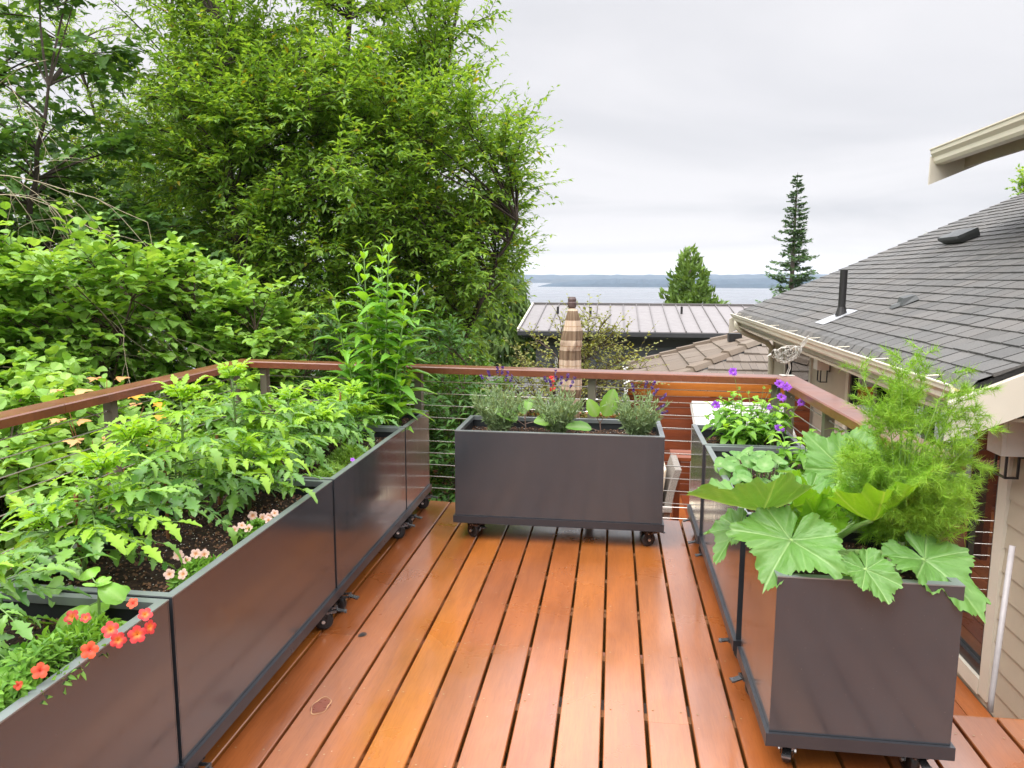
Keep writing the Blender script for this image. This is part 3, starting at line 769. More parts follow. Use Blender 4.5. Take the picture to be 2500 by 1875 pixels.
def tomato(x, y, top, label, seed, lean=(0, 0), nl=26, reach=.30, base=.585):
    r = np.random.default_rng(seed); t = thing('tomato_plant', label, 'tomato plant', (x, y, base - .01), 'tomato plants in the left planters')
    H = top - base; ws = MB(); fo = MB()
    path = np.array([(x + lean[0] * s + .02 * math.sin(3 * s + seed), y + lean[1] * s + .02 * math.cos(2.4 * s + seed), base - .02 + H * s) for s in np.linspace(0, 1, 9)])
    ws.tube(path, np.linspace(.0085, .0035, 9), 7)
    tips = [(path, 1.0)]
    for q in range(2):      # side shoots
        s = .25 + .17 * q; i = int(s * 8); a = r.uniform(0, 6.28); d = np.array((math.cos(a) * .8, math.sin(a) * .8, .9))
        sh = arc(path[i], d, H * r.uniform(.38, .55), -.25, 6); ws.tube(sh, np.linspace(.005, .0025, 7), 6); tips.append((sh, .55))
    def compound(p, d, L, mat, size, droop):
        path = arc(p, d, L, droop, 7); ws.tube(path, np.linspace(.0032, .0012, 8), 5)
        tt = unit(np.gradient(path, axis=0)); P_, D_, N_, S_ = [], [], [], []
        for k, i in enumerate((2, 3, 4, 5, 6)):
            for s in (-1, 1):
                side = unit(np.cross(tt[i], (0, 0, 1))) * s; up = np.cross(side * s, tt[i])
                P_.append(path[i] + tt[i] * r.uniform(-.01, .01)); D_.append(unit(side * .85 + tt[i] * .5 + np.array((0, 0, r.uniform(-.35, .1))))); N_.append(up + r.normal(0, .25, 3))
                S_.append(size * (.55 if k in (0, 2) and r.random() < .5 else 1.0) * r.uniform(.75, 1.15) * (1 - .05 * k))
        P_.append(path[-1]); D_.append(tt[-1]); N_.append((0, 0, 1.0)); S_.append(size * 1.25)
        P_, D_, N_, S_ = map(np.array, (P_, D_, N_, S_)); kk = r.integers(0, 4, len(P_))
        for q in range(4):
            m = kk == q
            if m.any(): fo.leaves(TOMLEAF[q], P_[m], D_[m], N_[m], S_[m], mat)
    for path_, w in tips:
        m = max(4, int(nl * w)); ga = r.uniform(0, 6.28)
        for q in range(m):
            s = .30 + .68 * (q + .5) / m if w == 1 else .35 + .62 * (q + .5) / m
            i = s * (len(path_) - 1); i0 = int(i); p = path_[i0] + (path_[min(i0 + 1, len(path_) - 1)] - path_[i0]) * (i - i0)
            ga += 2.4; el = .1 + .9 * s ** 2; d = np.array((math.cos(ga), math.sin(ga), el))
            young = s > .80
            L = reach * (1.05 - .45 * max(0, s - .55) / .45) * r.uniform(.8, 1.15) * (.55 if young else 1)
            compound(p, d, L, 1 if young or r.random() < .12 else 0, (.073 if not young else .050) * r.uniform(.85, 1.15), r.uniform(.25, 1.0) * (.6 if young else 1))
        tip = path_[-1]
        for q in range(7):
            a = q * 2.4; compound(tip - np.array((0, 0, .01)), (math.cos(a), math.sin(a), 1.6), reach * .30, 1, .044, .5)
    ws.build('stem', M['tomstem'], t, smooth=True); fo.build('foliage', [M['tomato'], M['tomato_young']], t, smooth=True)
    b = MB(); b.tube([(x - .035, y + .01, base - .05), (x - .03, y + .01, base + .30)], .006, 6); b.build('stake', M['redstem'], t)
    return t
TOM = [(-1.66, .98, .90, 'leafy tomato plant at the near left edge of the picture', 21, (.05, .1)),
       (-1.56, 1.50, .90, 'tomato plant behind the basil in the nearest planter', 22, (-.03, .05)),
       (-1.62, 2.08, .97, 'tomato plant with a pale thick stem rising nearest beside the pink flowers', 23, (.04, .0)),
       (-1.56, 2.46, 1.13, 'tomato plant with a tall bare stem and forked top against the long handrail', 24, (.02, .02)),
       (-1.60, 2.90, 1.15, 'tallest tomato plant, its top crossing the handrail corner', 25, (.03, .05)),
       (-1.50, 2.86, .88, 'low bushy tomato plant leaning over the soil before the third planter', 26, (.05, -.05)),
       (-1.57, 3.40, .97, 'tomato plant at the near end of the third planter', 27, (.04, .06)),
       (-1.55, 3.78, .95, 'tomato plant with a straight pale stem and star shaped top before the corner post', 28, (.02, .05)),
       (-1.50, 4.08, .90, 'smallest tomato plant just before the tall leafy stems', 29, (.02, .02))]
for a in TOM: tomato(a[0], a[1], a[2], a[3], a[4], a[5], nl=22 if a[2] > .92 else 16, reach=.25 if a[1] < 2.6 else .23)

def flower5(c, d, S, r, mb, mats=(0,)):
    """open five lobed petunia flower; vein attribute paints the throat"""
    d = unit(d); x = perp(d, r); y = np.cross(d, x); n = 30; v = []; at = []
    for rad, h, a_ in ((.04, -.35, 1.0), (.20, -.04, .9), (.62, .03, .12), (1.0, .02, 0)):
        for i in range(n):
            a = 2 * math.pi * i / n; lob = (1 - .30 * abs(math.sin(2.5 * a)) ** 16) if rad > .5 else 1
            notch = (1 + .05 * math.cos(10 * a)) if rad > .9 else 1
            wv = .05 * math.sin(5 * a + 1) * rad
            v.append(np.array(c) + S * (rad * lob * notch * (math.cos(a) * x + math.sin(a) * y) + (h + wv) * d)); at.append(a_)
    f = [(k * n + i, k * n + (i + 1) % n, (k + 1) * n + (i + 1) % n, (k + 1) * n + i) for k in range(3) for i in range(n)]
    mb.add(v, f, 0, np.array(at))
def petunia(name, label, cx, cy_, rx, ry, h, z0, nst, flowers, fm, seed, spill=0.0, group=None, leaf=.034):
    r = np.random.default_rng(seed); t = thing(name, label, 'flower', (cx, cy_, z0), group)
    ws, fo = MB(), MB()
    for q in range(nst):
        a = r.uniform(0, 6.28); rr = math.sqrt(r.uniform(0, 1)); px, py = cx + rx * rr * math.cos(a), cy_ + ry * rr * math.sin(a)
        zt = z0 + h * (1 - .6 * rr ** 2) * r.uniform(.75, 1.15)
        p0 = np.array((cx + (px - cx) * .4, cy_ + (py - cy_) * .4, z0)); p1 = np.array((px, py, zt))
        if px > cx + .35 * rx: p1[2] -= spill * r.uniform(.3, 1)
        mid = (p0 + p1) / 2 + np.array((0, 0, .03)); s = np.linspace(0, 1, 6)[:, None]
        path = (1 - s) ** 2 * p0 + 2 * s * (1 - s) * mid + s ** 2 * p1; ws.tube(path, .0013, 4)
        d = unit(path[-1] - path[-3]); k = 16
        P_ = path[2 + np.arange(k) * 4 // k] * 1.0; jj = np.arange(k); 
        fr = (jj / k)[:, None]; P_ = path[2] + (path[-1] - path[2]) * fr
        an = jj * 2.4 + r.uniform(0, 6); e1 = perp(d, r); e2 = np.cross(d, e1)
        D_ = np.cos(an)[:, None] * e1 + np.sin(an)[:, None] * e2 + d * (.35 + .9 * fr) + np.array((0, 0, .12))
        fo.leaves(PETLEAF, P_, D_, np.tile(d + (0, 0, .6), (k, 1)) + r.normal(0, .2, (k, 3)), leaf * r.uniform(.7, 1.25, k), 0)
    ws.build('stem', M['tomstem'], t); fo.build('foliage', M['petleaf'], t, smooth=True)
    for (p, d, S, m) in flowers:
        b = MB(); flower5(p, d, S, r, b); b.build('flower', M[m], t, smooth=True)
    return t
petunia('coral_petunia', 'trailing plant with coral red and orange flowers spilling over the nearest planter', -1.295, 1.48, .088, .28, .10, .60, 125,
        [((-1.341, 1.649, .69), (.1, -.75, .6), .019, 'coral'), ((-1.288, 1.631, .70), (.35, -.6, .6), .013, 'coral'), ((-1.205, 1.53, .672), (.35, -.8, .5), .0205, 'orange_pet'),
         ((-1.200, 1.60, .690), (.3, -.8, .55), .0205, 'coral'), ((-1.170, 1.585, .672), (.6, -.7, .35), .019, 'coral'), ((-1.130, 1.60, .682), (.5, -.8, .35), .0215, 'coral'), ((-1.112, 1.625, .690), (.95, -.25, .25), .018, 'coral'),
         ((-1.150, 1.665, .702), (.5, -.5, .75), .018, 'coral'), ((-1.225, 1.725, .70), (.1, -.7, .7), .015, 'orange_pet'), ((-1.225, 1.40, .69), (.5, -.7, .6), .018, 'orange_pet'), ((-1.24, 1.355, .68), (.7, -.4, .5), .010, 'orange_pet')], None, 31, .0, None, .029)
def pinkfl(pts, m='pink_pet', S=.0165):
    r = np.random.default_rng(len(pts) * 7); return [((x, y, z), (.3 + r.normal(0, .25), -.7 + r.normal(0, .2), .6 + r.normal(0, .2)), S * r.uniform(.85, 1.1), m) for x, y, z in pts]
petunia('pale_petunia', 'clump of pale pink flowers nearer the camera along the long planter rim', -1.29, 2.15, .06, .12, .045, .59, 34,
pinkfl([(-1.33, 2.054, .640), (-1.282, 2.048, .645), (-1.376, 2.181, .650), (-1.339, 2.165, .642), (-1.321, 2.189, .655), (-1.306, 2.213, .645)]), None, 33, 0, 'pale pink petunia clumps', .026)
petunia('pale_petunia', 'clump of pale pink flowers under the tomato leaves, farther along the same rim', -1.285, 2.54, .055, .12, .05, .59, 34,
pinkfl([(-1.335, 2.466, .64), (-1.316, 2.487, .65), (-1.284, 2.473, .645), (-1.336, 2.612, .645), (-1.283, 2.581, .65), (-1.272, 2.612, .645), (-1.244, 2.553, .65), (-1.253, 2.624, .655)]), None, 34, 0, 'pale pink petunia clumps', .026)

def basil(x, y, label, seed, sz=.085, h=.16, n=3):
    r = np.random.default_rng(seed); t = thing('basil_plant', label, 'herb', (x, y, .585), 'basil plants in the nearest planter'); ws = MB(); fo = MB()
    ws.tube([(x, y, .57), (x + .01, y, .57 + h)], .0035, 6)
    for lv in range(n):
        z = .60 + h * (lv + .6) / n
        for s in (0, 1):
            a = lv * math.pi / 2 + s * math.pi + r.uniform(-.3, .3) - .5; d = np.array((math.cos(a), math.sin(a), -.10 if math.sin(a) < .3 else .45)); p = np.array((x, y, z))
            ws.tube([p, p + unit(d) * .02], .0016, 5); fo.leaves(BASIL, [p + unit(d) * .018], [d], [(.15, -.65, 1)], [sz * (1.1 - .15 * lv) * r.uniform(.9, 1.1)], 0)
    top = np.array((x + .01, y, .57 + h))
    for q in range(5):
        a = q * 1.9; fo.leaves(BASIL, [top], [(math.cos(a), math.sin(a), .9)], [(-math.cos(a), -math.sin(a), .8)], [sz * .4], 0)
    ws.build('stem', M['tomstem'], t); fo.build('foliage', M['basil'], t, smooth=True)
basil(-1.335, 1.735, 'basil with large puckered leaves at the far end of the nearest planter', 41, .095, .17)
basil(-1.345, 1.325, 'basil cut off by the left edge of the picture', 42, .10, .12)

def cushion(x, y, rx, ry, h, label, seed):
    r = np.random.default_rng(seed); t = thing('cushion_plant', label, 'ground cover plant', (x, y, .59), 'low green cushions in the third planter'); fo = MB(); k = 900
    a = r.uniform(0, 6.28, k); rr = np.sqrt(r.uniform(0, 1, k)); P_ = np.stack([x + rx * rr * np.cos(a), y + ry * rr * np.sin(a), .592 + h * (1 - rr ** 2) * r.uniform(.4, 1, k)], -1)
    D_ = np.stack([np.cos(a) * rr, np.sin(a) * rr, np.full(k, .7)], -1) + r.normal(0, .35, (k, 3))
    fo.leaves(LANCE, P_, D_, r.normal(0, 1, (k, 3)), r.uniform(.022, .045, k)); fo.build('foliage', M['thyme'], t)
    return t
cushion(-1.345, 3.70, .085, .17, .06, 'low bright green cushion plant, farther one of the two', 51)
c2 = cushion(-1.315, 3.32, .05, .14, .05, 'low green cushion with one violet flower at its tip', 52)
b = MB(); flower5((-1.245, 3.47, .655), (.4, -.6, .7), .012, np.random.default_rng(1), b); b.build('flower', M['scabfl'], c2)

# tall clump of leafy stems
def tall_clump():
    t = thing('tall_sunflower_clump', 'tall clump of upright stems with paired pointed leaves rising above the far handrail', 'tall plant', (-1.46, 4.56, .58))
    spec = [(-1.60, 4.50, 1.40, -.14, 0), (-1.52, 4.60, 1.62, -.09, .0), (-1.50, 4.52, 1.70, -.03, .02), (-1.44, 4.60, 1.68, .02, 0), (-1.40, 4.50, 1.74, .06, .02), (-1.36, 4.60, 1.45, .09, 0),
            (-1.34, 4.46, 1.30, .13, -.04), (-1.46, 4.45, 1.12, .03, -.05), (-1.55, 4.44, 1.05, -.05, -.04), (-1.32, 4.56, 1.50, .17, .02), (-1.42, 4.44, .92, .03, -.06), (-1.30, 4.44, .88, .06, -.06), (-1.48, 4.66, 1.55, .0, .03)]
    for n_, (x, y, top, lx, ly) in enumerate(spec):
        r = np.random.default_rng(60 + n_); ws, fo = MB(), MB(); H = top - .58
        lx = lx * .75; path = np.array([(x + lx * s ** 1.5, y + ly * s, .57 + H * s) for s in np.linspace(0, 1, 10)])
        ws.tube(path, np.linspace(.0075, .003, 10), 6); m = int(H / .070); a0 = r.uniform(0, 3)
        for q in range(m + 1):
            s = .10 + .90 * q / m; i = min(8, int(s * 9)); p = path[i] + (path[i + 1] - path[i]) * (s * 9 - i); a0 += math.pi / 2 + r.normal(0, .15); yg = s > .83
            for w in (0, 1):
                a = a0 + w * math.pi; d = np.array((math.cos(a), math.sin(a), .75 if not yg else 1.3 + (s - .83) * 6)); L = (.180 * r.uniform(.8, 1.15) * (1.0 - .4 * (s > .75)) if not yg else .085 * r.uniform(.8, 1.1))
                if s > .97: L *= .75
                pe = p + unit(d) * .018; ws.tube([p, pe], .0016, 4); k = r.integers(0, 3)
                fo.leaves(TALL[k if not yg else 0], [pe], [d], [(-math.cos(a) * .3, -math.sin(a) * .3, 1)], [L], 1 if yg or r.random() < .08 else 0, W=r.uniform(.9, 1.2))
                if r.random() < .5 and .3 < s < .85:     # axil shoot
                    for z in range(4):
                        aa = a + r.normal(0, .6); fo.leaves(TALL[0], [p], [(math.cos(aa), math.sin(aa), 1.2)], [(0, 0, 1)], [.055 * r.uniform(.7, 1.2)], 1)
        st = ws.build('stem', M['tomstem'], t, smooth=True); fo.build('foliage', [M['tallleaf'], M['tallyoung']], st, smooth=True)
tall_clump()

def lavender(x, y, label, seed, spikes, n=420, rx=.13, h=.255):
    r = np.random.default_rng(seed); t = thing('lavender_plant', label, 'lavender', (x, y, .585), 'lavender plants in the middle planter'); fo = MB(); ws = MB()
    for q in range(80):
        a = r.uniform(0, 6.28); rr = r.uniform(0, 1) ** .6; d = np.array((math.cos(a) * rr * .62, math.sin(a) * rr * .62, 1.0)); L = h * r.uniform(.65, 1.15)
        path = arc((x + .02 * math.cos(a), y + .02 * math.sin(a), .585), d, L, .25, 5); ws.tube(path, .0014, 3)
        k = 20; s = r.uniform(.15, 1, k) * 5; i = np.minimum(4, s.astype(int)); P_ = path[i] + (path[i + 1] - path[i]) * (s - i)[:, None]; tt = unit(path[-1] - path[0])
        fo.leaves(LANCE, P_, tt + r.normal(0, .55, (k, 3)), r.normal(0, 1, (k, 3)), r.uniform(.028, .052, k), 0, W=.65)
    ws.build('stem', M['lav'], t); fo.build('foliage', M['lav'], t)
    for (tx, ty, tz, L) in spikes:
        tz += .045; b = MB(); p0 = np.array((x + (tx - x) * .25, y, .68)); p1 = np.array((tx, ty, tz)); s = np.linspace(0, 1, 6)[:, None]; mid = np.array((x + (tx - x) * .55, y + (ty - y) * .5, .68 + (tz - .68) * .65))
        path = (1 - s) ** 2 * p0 + 2 * s * (1 - s) * mid + s ** 2 * p1; b.tube(path, .0011, 4, 0); d = unit(path[-1] - path[-2]); k = 34
        u = r.uniform(0, 1, k); P_ = p1 - d * L * u[:, None]; an = r.uniform(0, 6.28, k); e1 = perp(d, r); e2 = np.cross(d, e1)
        u2 = np.where(u > .55, np.maximum(u, .72), u); P_ = p1 - d * L * u2[:, None]
        D_ = np.cos(an)[:, None] * e1 + np.sin(an)[:, None] * e2 + d * .9
        b.leaves(OVAL, P_, D_, r.normal(0, 1, (k, 3)), r.uniform(.010, .016, k), 1); b.build('flower', [M['lav'], M['lavfl']], t)
lavender(-.665, 4.45, 'left lavender in the middle planter, grey green with faint violet spikes', 71, [(-.74, 4.47, .93, .04), (-.69, 4.5, .95, .05), (-.655, 4.48, .955, .045), (-.62, 4.46, .93, .06), (-.60, 4.52, .90, .045), (-.79, 4.5, .90, .03)])
lavender(-.315, 4.45, 'middle lavender in front of the closed umbrella, dark violet spikes', 72, [(-.335, 4.47, .945, .06), (-.30, 4.5, .90, .05), (-.26, 4.48, .92, .05), (-.22, 4.46, .905, .075), (-.37, 4.5, .88, .04), (-.40, 4.48, .90, .035)])
lavender(.155, 4.43, 'right lavender sprawling over the planter corner, purple spikes leaning right', 73, [(.20, 4.40, .90, .05), (.245, 4.42, .895, .055), (.26, 4.38, .86, .05), (.305, 4.36, .83, .05), (.30, 4.34, .775, .07), (.315, 4.33, .74, .05), (.12, 4.45, .875, .05)])
def eggplant(x, y, label, seed, lv):
    t = thing('aubergine_plant', label, 'aubergine plant', (x, y, .585), 'young aubergine plants in the middle planter'); ws, fo = MB(), MB()
    top = np.array((x, y, .70)); ws.tube([(x, y, .57), (x + .005, y, .64), top], .004, 6)
    for (dx, dy, dz, L, pz, nz) in lv:
        p = np.array((x, y, pz)); d = unit((dx, dy, dz)); q = p + d * .055; ws.tube([p, q], .0022, 5)
        fo.leaves(EGG, [q], [d], [nz], [L])
    ws.build('stem', M['eggstem'], t); fo.build('foliage', M['egg'], t, smooth=True)
eggplant(-.51, 4.42, 'young aubergine with flat side leaves, left one of the two', 81, [(-.8, -.1, .55, .16, .66, (.5, -.5, .8)), (.9, .0, .22, .17, .67, (-.1, -.6, 1)), (.15, -.9, .0, .15, .61, (0, .3, 1)), (-.5, -.9, -.05, .13, .60, (0, .3, 1)), (.2, .5, .9, .09, .70, (0, -1, .3)), (-.1, .5, .6, .12, .68, (0, -1, .5))])
eggplant(-.065, 4.42, 'young aubergine with one upright oval leaf, right one of the two', 82, [(.42, -.05, .95, .175, .68, (.4, -1, .1)), (-.35, -.3, .85, .12, .68, (.2, -1, .3)), (-.9, -.35, .30, .16, .64, (.2, -.4, 1)), (-.5, -.8, -.1, .09, .60, (0, .3, 1)), (.15, -.9, .1, .08, .60, (0, .2, 1))])
def red_flower():
    t = thing('red_snapdragon', 'single red flower spike between the left and middle lavender', 'flower', (-.36, 4.62, .585)); r = np.random.default_rng(9)
    b = MB(); b.tube([(-.36, 4.62, .57), (-.365, 4.62, .93)], .002, 5); 
    b.leaves(LANCE, [(-.362, 4.62, .60 + .02 * i) for i in range(9)], [(math.cos(2.4 * i), math.sin(2.4 * i), .8) for i in range(9)], np.tile((0, 0, 1.), (9, 1)), .05); b.build('stem', M['redstem'], t)
    b = MB(); k = 24; u = r.uniform(0, 1, k); P_ = np.stack([-.365 + r.normal(0, .006, k), 4.62 + r.normal(0, .006, k), .845 + .085 * u], -1)
    b.leaves(ROUND, P_, np.stack([r.normal(0, 1, k), r.normal(0, 1, k), r.normal(.3, .4, k)], -1), r.normal(0, 1, (k, 3)), r.uniform(.015, .025, k) * (1.15 - .5 * u)); b.build('flower', M['redfl'], t)
red_flower()

# ------------------------------------------------------------------ zucchini and fennel
def palmate(seed, nv=5, lob=.28, serr=.05, na=200, nr=15, cupz=.14, wave=.10, fold=.0):
    """big lobed leaf, stalk joined near the notch; x across, y towards the tip, radius about 1"""
    r = np.random.default_rng(seed); va = np.radians([-128, -68, 0, 68, 128]) if nv == 5 else np.radians([-140, -95, -48, 0, 48, 95, 140])
    ln = np.array([.66, .88, 1.10, .88, .66]) if nv == 5 else np.array([.58, .78, .94, 1.1, .94, .78, .58]); ln = ln * r.uniform(.88, 1.12, len(ln)); va = va + r.normal(0, .07, len(va))
    a = np.linspace(-math.pi * .97, math.pi * .97, na); ph = r.uniform(0, 6, 8)
    rad = np.zeros(na)
    for v_, l_ in zip(va, ln): rad = np.maximum(rad, l_ * np.exp(-(np.abs(a - v_) / .66) ** 1.7 * .8))
    rad = np.maximum(rad, (1 - lob) * .98); k = np.ones(5) / 5; rad = np.convolve(np.pad(rad, 2, 'edge'), k, 'valid')
    rad *= 1 - .38 * np.clip((np.abs(a) - 2.45) / .6, 0, 1); rad *= 1 + .035 * np.sin(7 * a + ph[4]) + .025 * np.sin(11 * a + ph[5])
    saw = ((np.arange(na) * 1.0) % 6) / 6; tooth = serr * (saw - .5) * (1 + .5 * r.normal(0, 1, na)) + serr * .25 * r.normal(0, 1, na)
    V, AT = [], []; d = np.abs(np.angle(np.exp(1j * (a[:, None] - va[None])))).min(1); nearest = ln[np.abs(np.angle(np.exp(1j * (a[:, None] - va[None])))).argmin(1)]
    for q in range(nr + 1):
        s = (q / nr) ** .9; rr = rad * s * (1 + (tooth if q == nr else 0))
        along = rr * np.cos(d); off = rr * np.sin(d)
        vein = np.exp(-(off / (.020 * (1 - .5 * s))) ** 2)
        sp = (along - off * 1.1) * 6.5 + ph[6]; sv = np.exp(-(np.abs(np.sin(sp * math.pi / 2)) / .16) ** 2) * np.clip(off * 9, 0, 1) * (.55 - .3 * s)
        puff = np.abs(np.sin(sp * math.pi / 2)) * np.clip(off * 7, 0, 1)          # blistered tissue between the veins
        edge = s ** 4
        z = cupz * s ** 1.5 + wave * s * (np.sin(3 * a + ph[0]) * .55 + np.sin(5 * a + ph[1]) * .30) + .045 * edge * np.sin(9 * a + ph[2]) + .03 * edge * np.sin(17 * a + ph[3]) - .030 * vein * (1 - .4 * s) + .030 * puff * (.4 + .6 * s) + r.normal(0, .004, na) + fold * np.abs(np.sin(a)) * s
        V.append(np.stack([rr * np.sin(a), rr * np.cos(a), z], -1)); AT.append(np.clip(vein * .9 + sv, 0, 1))
    n = na; f = [(q * n + i, q * n + i + 1, (q + 1) * n + i + 1, (q + 1) * n + i) for q in range(nr) for i in range(n - 1)]
    return np.concatenate(V), np.array(f), np.concatenate(AT)
def bend(tm, k):
    v = tm[0].copy(); v[:, 2] -= k * np.sign(v[:, 1]) * v[:, 1] ** 2 * (v[:, 1] > 0); v[:, 2] -= k * .5 * v[:, 0] ** 2
    return v, tm[1], tm[2]
def zucchini():
    crown = np.array((.70, 2.60, .60)); t = thing('zucchini_plant', 'zucchini with huge lobed leaves hanging over the near right planter', 'zucchini', tuple(crown))
    # junction of stalk and leaf, tip direction, facing, radius, seed, droop, material, width
    L = [((.565, 2.37, .735), (-.50, -.62, -.52), (-.12, -.42, 1.0), .185, 1, .30, 'zucc', 1.2),
         ((.965, 2.375, .690), (.62, -.68, -.34), (.10, -.42, 1.0), .190, 2, .26, 'zucc', 1.05),
         ((.765, 2.285, .683), (.40, -.70, -.50), (.0, -.55, 1.0), .112, 3, .15, 'zucc', 1.0),
         ((.500, 2.50, .790), (-.93, -.30, .06), (-.10, .30, 1.0), .225, 4, .10, 'zucc', 1.15),
         ((.620, 2.58, .775), (-.25, -.10, 1.0), (.30, -.95, .22), .155, 5, .05, 'zucc_young', .75),
         ((.690, 2.56, .740), (.22, -.20, 1.0), (-.2, -.95, .2), .145, 6, .05, 'zucc_young', .72),
         ((.825, 2.44, .790), (.86, -.20, .35), (-.25, .25, 1.0), .205, 7, .05, 'zucc_young', 1.1),
         ((.850, 2.84, .850), (.42, .40, .58), (-.35, -.80, .62), .195, 8, .05, 'zucc', 1.0),
         ((.440, 2.56, .700), (-.60, -.35, -.45), (-.55, -.1, .85), .135, 9, .2, 'zucc', 1.0),
         ((.900, 2.74, .705), (.55, -.35, -.30), (.2, -.5, .9), .150, 10, .12, 'zucc', 1.0),
         ((.695, 2.72, .760), (-.55, .55, .25), (-.3, -.35, 1.0), .140, 11, .12, 'zucc', 1.0),
         ((.960, 2.66, .790), (.75, .50, .2), (.1, -.55, .95), .160, 12, .10, 'zucc_young', 1.0),
         ((.800, 2.43, .650), (-.2, -.75, .15), (.1, -.3, 1.0), .050, 13, .1, 'zucc', 1.0),
         ((.655, 2.47, .690), (-.3, -.65, .35), (.0, -.5, 1.0), .050, 14, .1, 'zucc', 1.0),
         ((.715, 2.37, .625), (.2, -.8, .0), (.0, -.2, 1.0), .055, 15, .1, 'zucc_young', 1.0)]
    form = {1: (.10, .07), 2: (.05, .10), 3: (.08, .07), 4: (.42, .0), 5: (.30, .35), 6: (.30, .35), 7: (.50, .05), 8: (.12, .22), 9: (.06, .25), 10: (.1, .2), 11: (.3, .1), 12: (.35, .1), 13: (.3, .2), 14: (.3, .2), 15: (.3, .2)}
    for (p, d, n, S, sd, dr, m, W) in L:
        p = np.array(p, float); d = unit(d); b = MB(); cz, fd = form[sd]
        tm = bend(palmate(sd, 5 if sd % 3 else 7, .26 if m == 'zucc' else .34, .085, 200 if S > .08 else 80, 15 if S > .08 else 6, cz, .11, fd), dr)
        b.leaves(tm, [p], [d], [n], [S * .93], 0, W=W)
        lf = b.build('leaf', M[m], t, smooth=True)
        b = MB(); s = np.linspace(0, 1, 8)[:, None]; mid = (crown + p) / 2 + np.array((0, 0, .05)) + (p - crown) * (.12, .12, 0)
        path = (1 - s) ** 2 * crown + 2 * s * (1 - s) * mid + s ** 2 * (p - np.array((0, 0, .004))); b.tube(path, np.linspace(.0125, .0070, 8) * (1 if S > .1 else .5), 7)
        b.build('stalk', M['zstem'], lf, smooth=True)
    b = MB(); b.tube([crown - (0, 0, .03), crown + np.array((.01, .0, .04))], [.018, .012], 8); b.build('stem', M['zstem'], t)
zucchini()

def fennel():
    base = np.array((.935, 2.53, .585)); t = thing('fennel_plant', 'fennel with a pale bulb and a cloud of feathery green fronds', 'fennel', tuple(base)); r = np.random.default_rng(17)
    b = MB(); 
    for q, (dx, dy) in enumerate(((-.012, -.012), (.014, .004), (0, .012), (-.004, -.018), (.012, -.012))):
        pr = [(.004, .0), (.022, .012), (.024, .035), (.016, .075), (.010, .11)]
        b.lathe([(a * .8, h) for a, h in pr], base + (dx, dy, 0), 12)
    b.build('bulb', M['bulb'], t, smooth=True)
    ws, fo = MB(), MB(); segsP, segsD, segsL = [], [], []
    def frond(p, d, L, lvl):
        k = 7 if lvl == 0 else 6; path = arc(p, d, L, r.uniform(.2, .9) if lvl == 0 else r.uniform(-.1, .5), k)
        ws.tube(path, np.linspace(.0030 if lvl == 0 else .0013, .0007, k + 1), 4, 1 if lvl else 0); tt = unit(np.gradient(path, axis=0))
        for i in range(1 if lvl else 2, k + 1):
            for s in (-1, 1):
                e = perp(tt[i], r); dd = unit(tt[i] * .75 + e * s * .8); l = L * (.42 if lvl == 0 else .40) * (1.05 - .7 * i / (k + 1)) * r.uniform(.7, 1.2)
                if lvl < 2 and l > .035: frond(path[i], dd, l, lvl + 1)
                else:
                    for z in range(5):
                        segsP.append(path[i]); segsD.append(unit(dd + r.normal(0, .45, 3))); segsL.append(r.uniform(.018, .042))
    stems = [((-.10, -.02, 1), .52), ((-.03, .0, 1), .62), ((.04, .05, 1), .58), ((.14, -.05, 1), .60), ((.24, -.04, 1), .55), ((.38, -.12, .95), .48), ((-.18, .06, 1), .48), ((-.26, .12, .9), .38), ((.06, -.10, 1), .44), ((.34, .02, .95), .50), ((.10, .10, 1), .64), ((.30, .06, 1), .58), ((-.16, .12, 1), .60), ((.02, .12, 1), .60), ((.2, -.16, .8), .42), ((-.05, .1, .8), .28), ((.15, .0, .6), .20)]
    for d, L in stems:
        d = unit(d); p0 = base + np.array((0, 0, .05)); pm = p0 + d * L * .42; path = arc(p0, d + np.array((0, 0, .35)), L * .55, .35, 6); ws.tube(path, np.linspace(.0085, .0032, 7) * (1 if L > .45 else .6), 6, 0)
        tt = unit(path[-1] - path[-2]); frond(path[-1], tt, L * .50, 0)
        for i in (2, 3, 4, 5):
            for w in range(2):
                e = perp(tt, r); frond(path[i], unit(tt * .5 + e * .9), L * r.uniform(.22, .36), 1)
    k = len(segsP); P_, D_, L_ = np.array(segsP), np.array(segsD), np.array(segsL)
    tri = (np.array([(-.5, 0, 0), (.5, 0, 0), (0, 0, .035), (0, 1, 0)]), np.array([(0, 1, 3), (1, 2, 3), (2, 0, 3)]))
    fo.leaves(tri, P_, D_, r.normal(0, 1, (k, 3)), L_, 0, W=.036)
    ws.build('stem', [M['fenstem'], M['fennel']], t); fo.build('foliage', M['fennel'], t)
    return k
fennel()

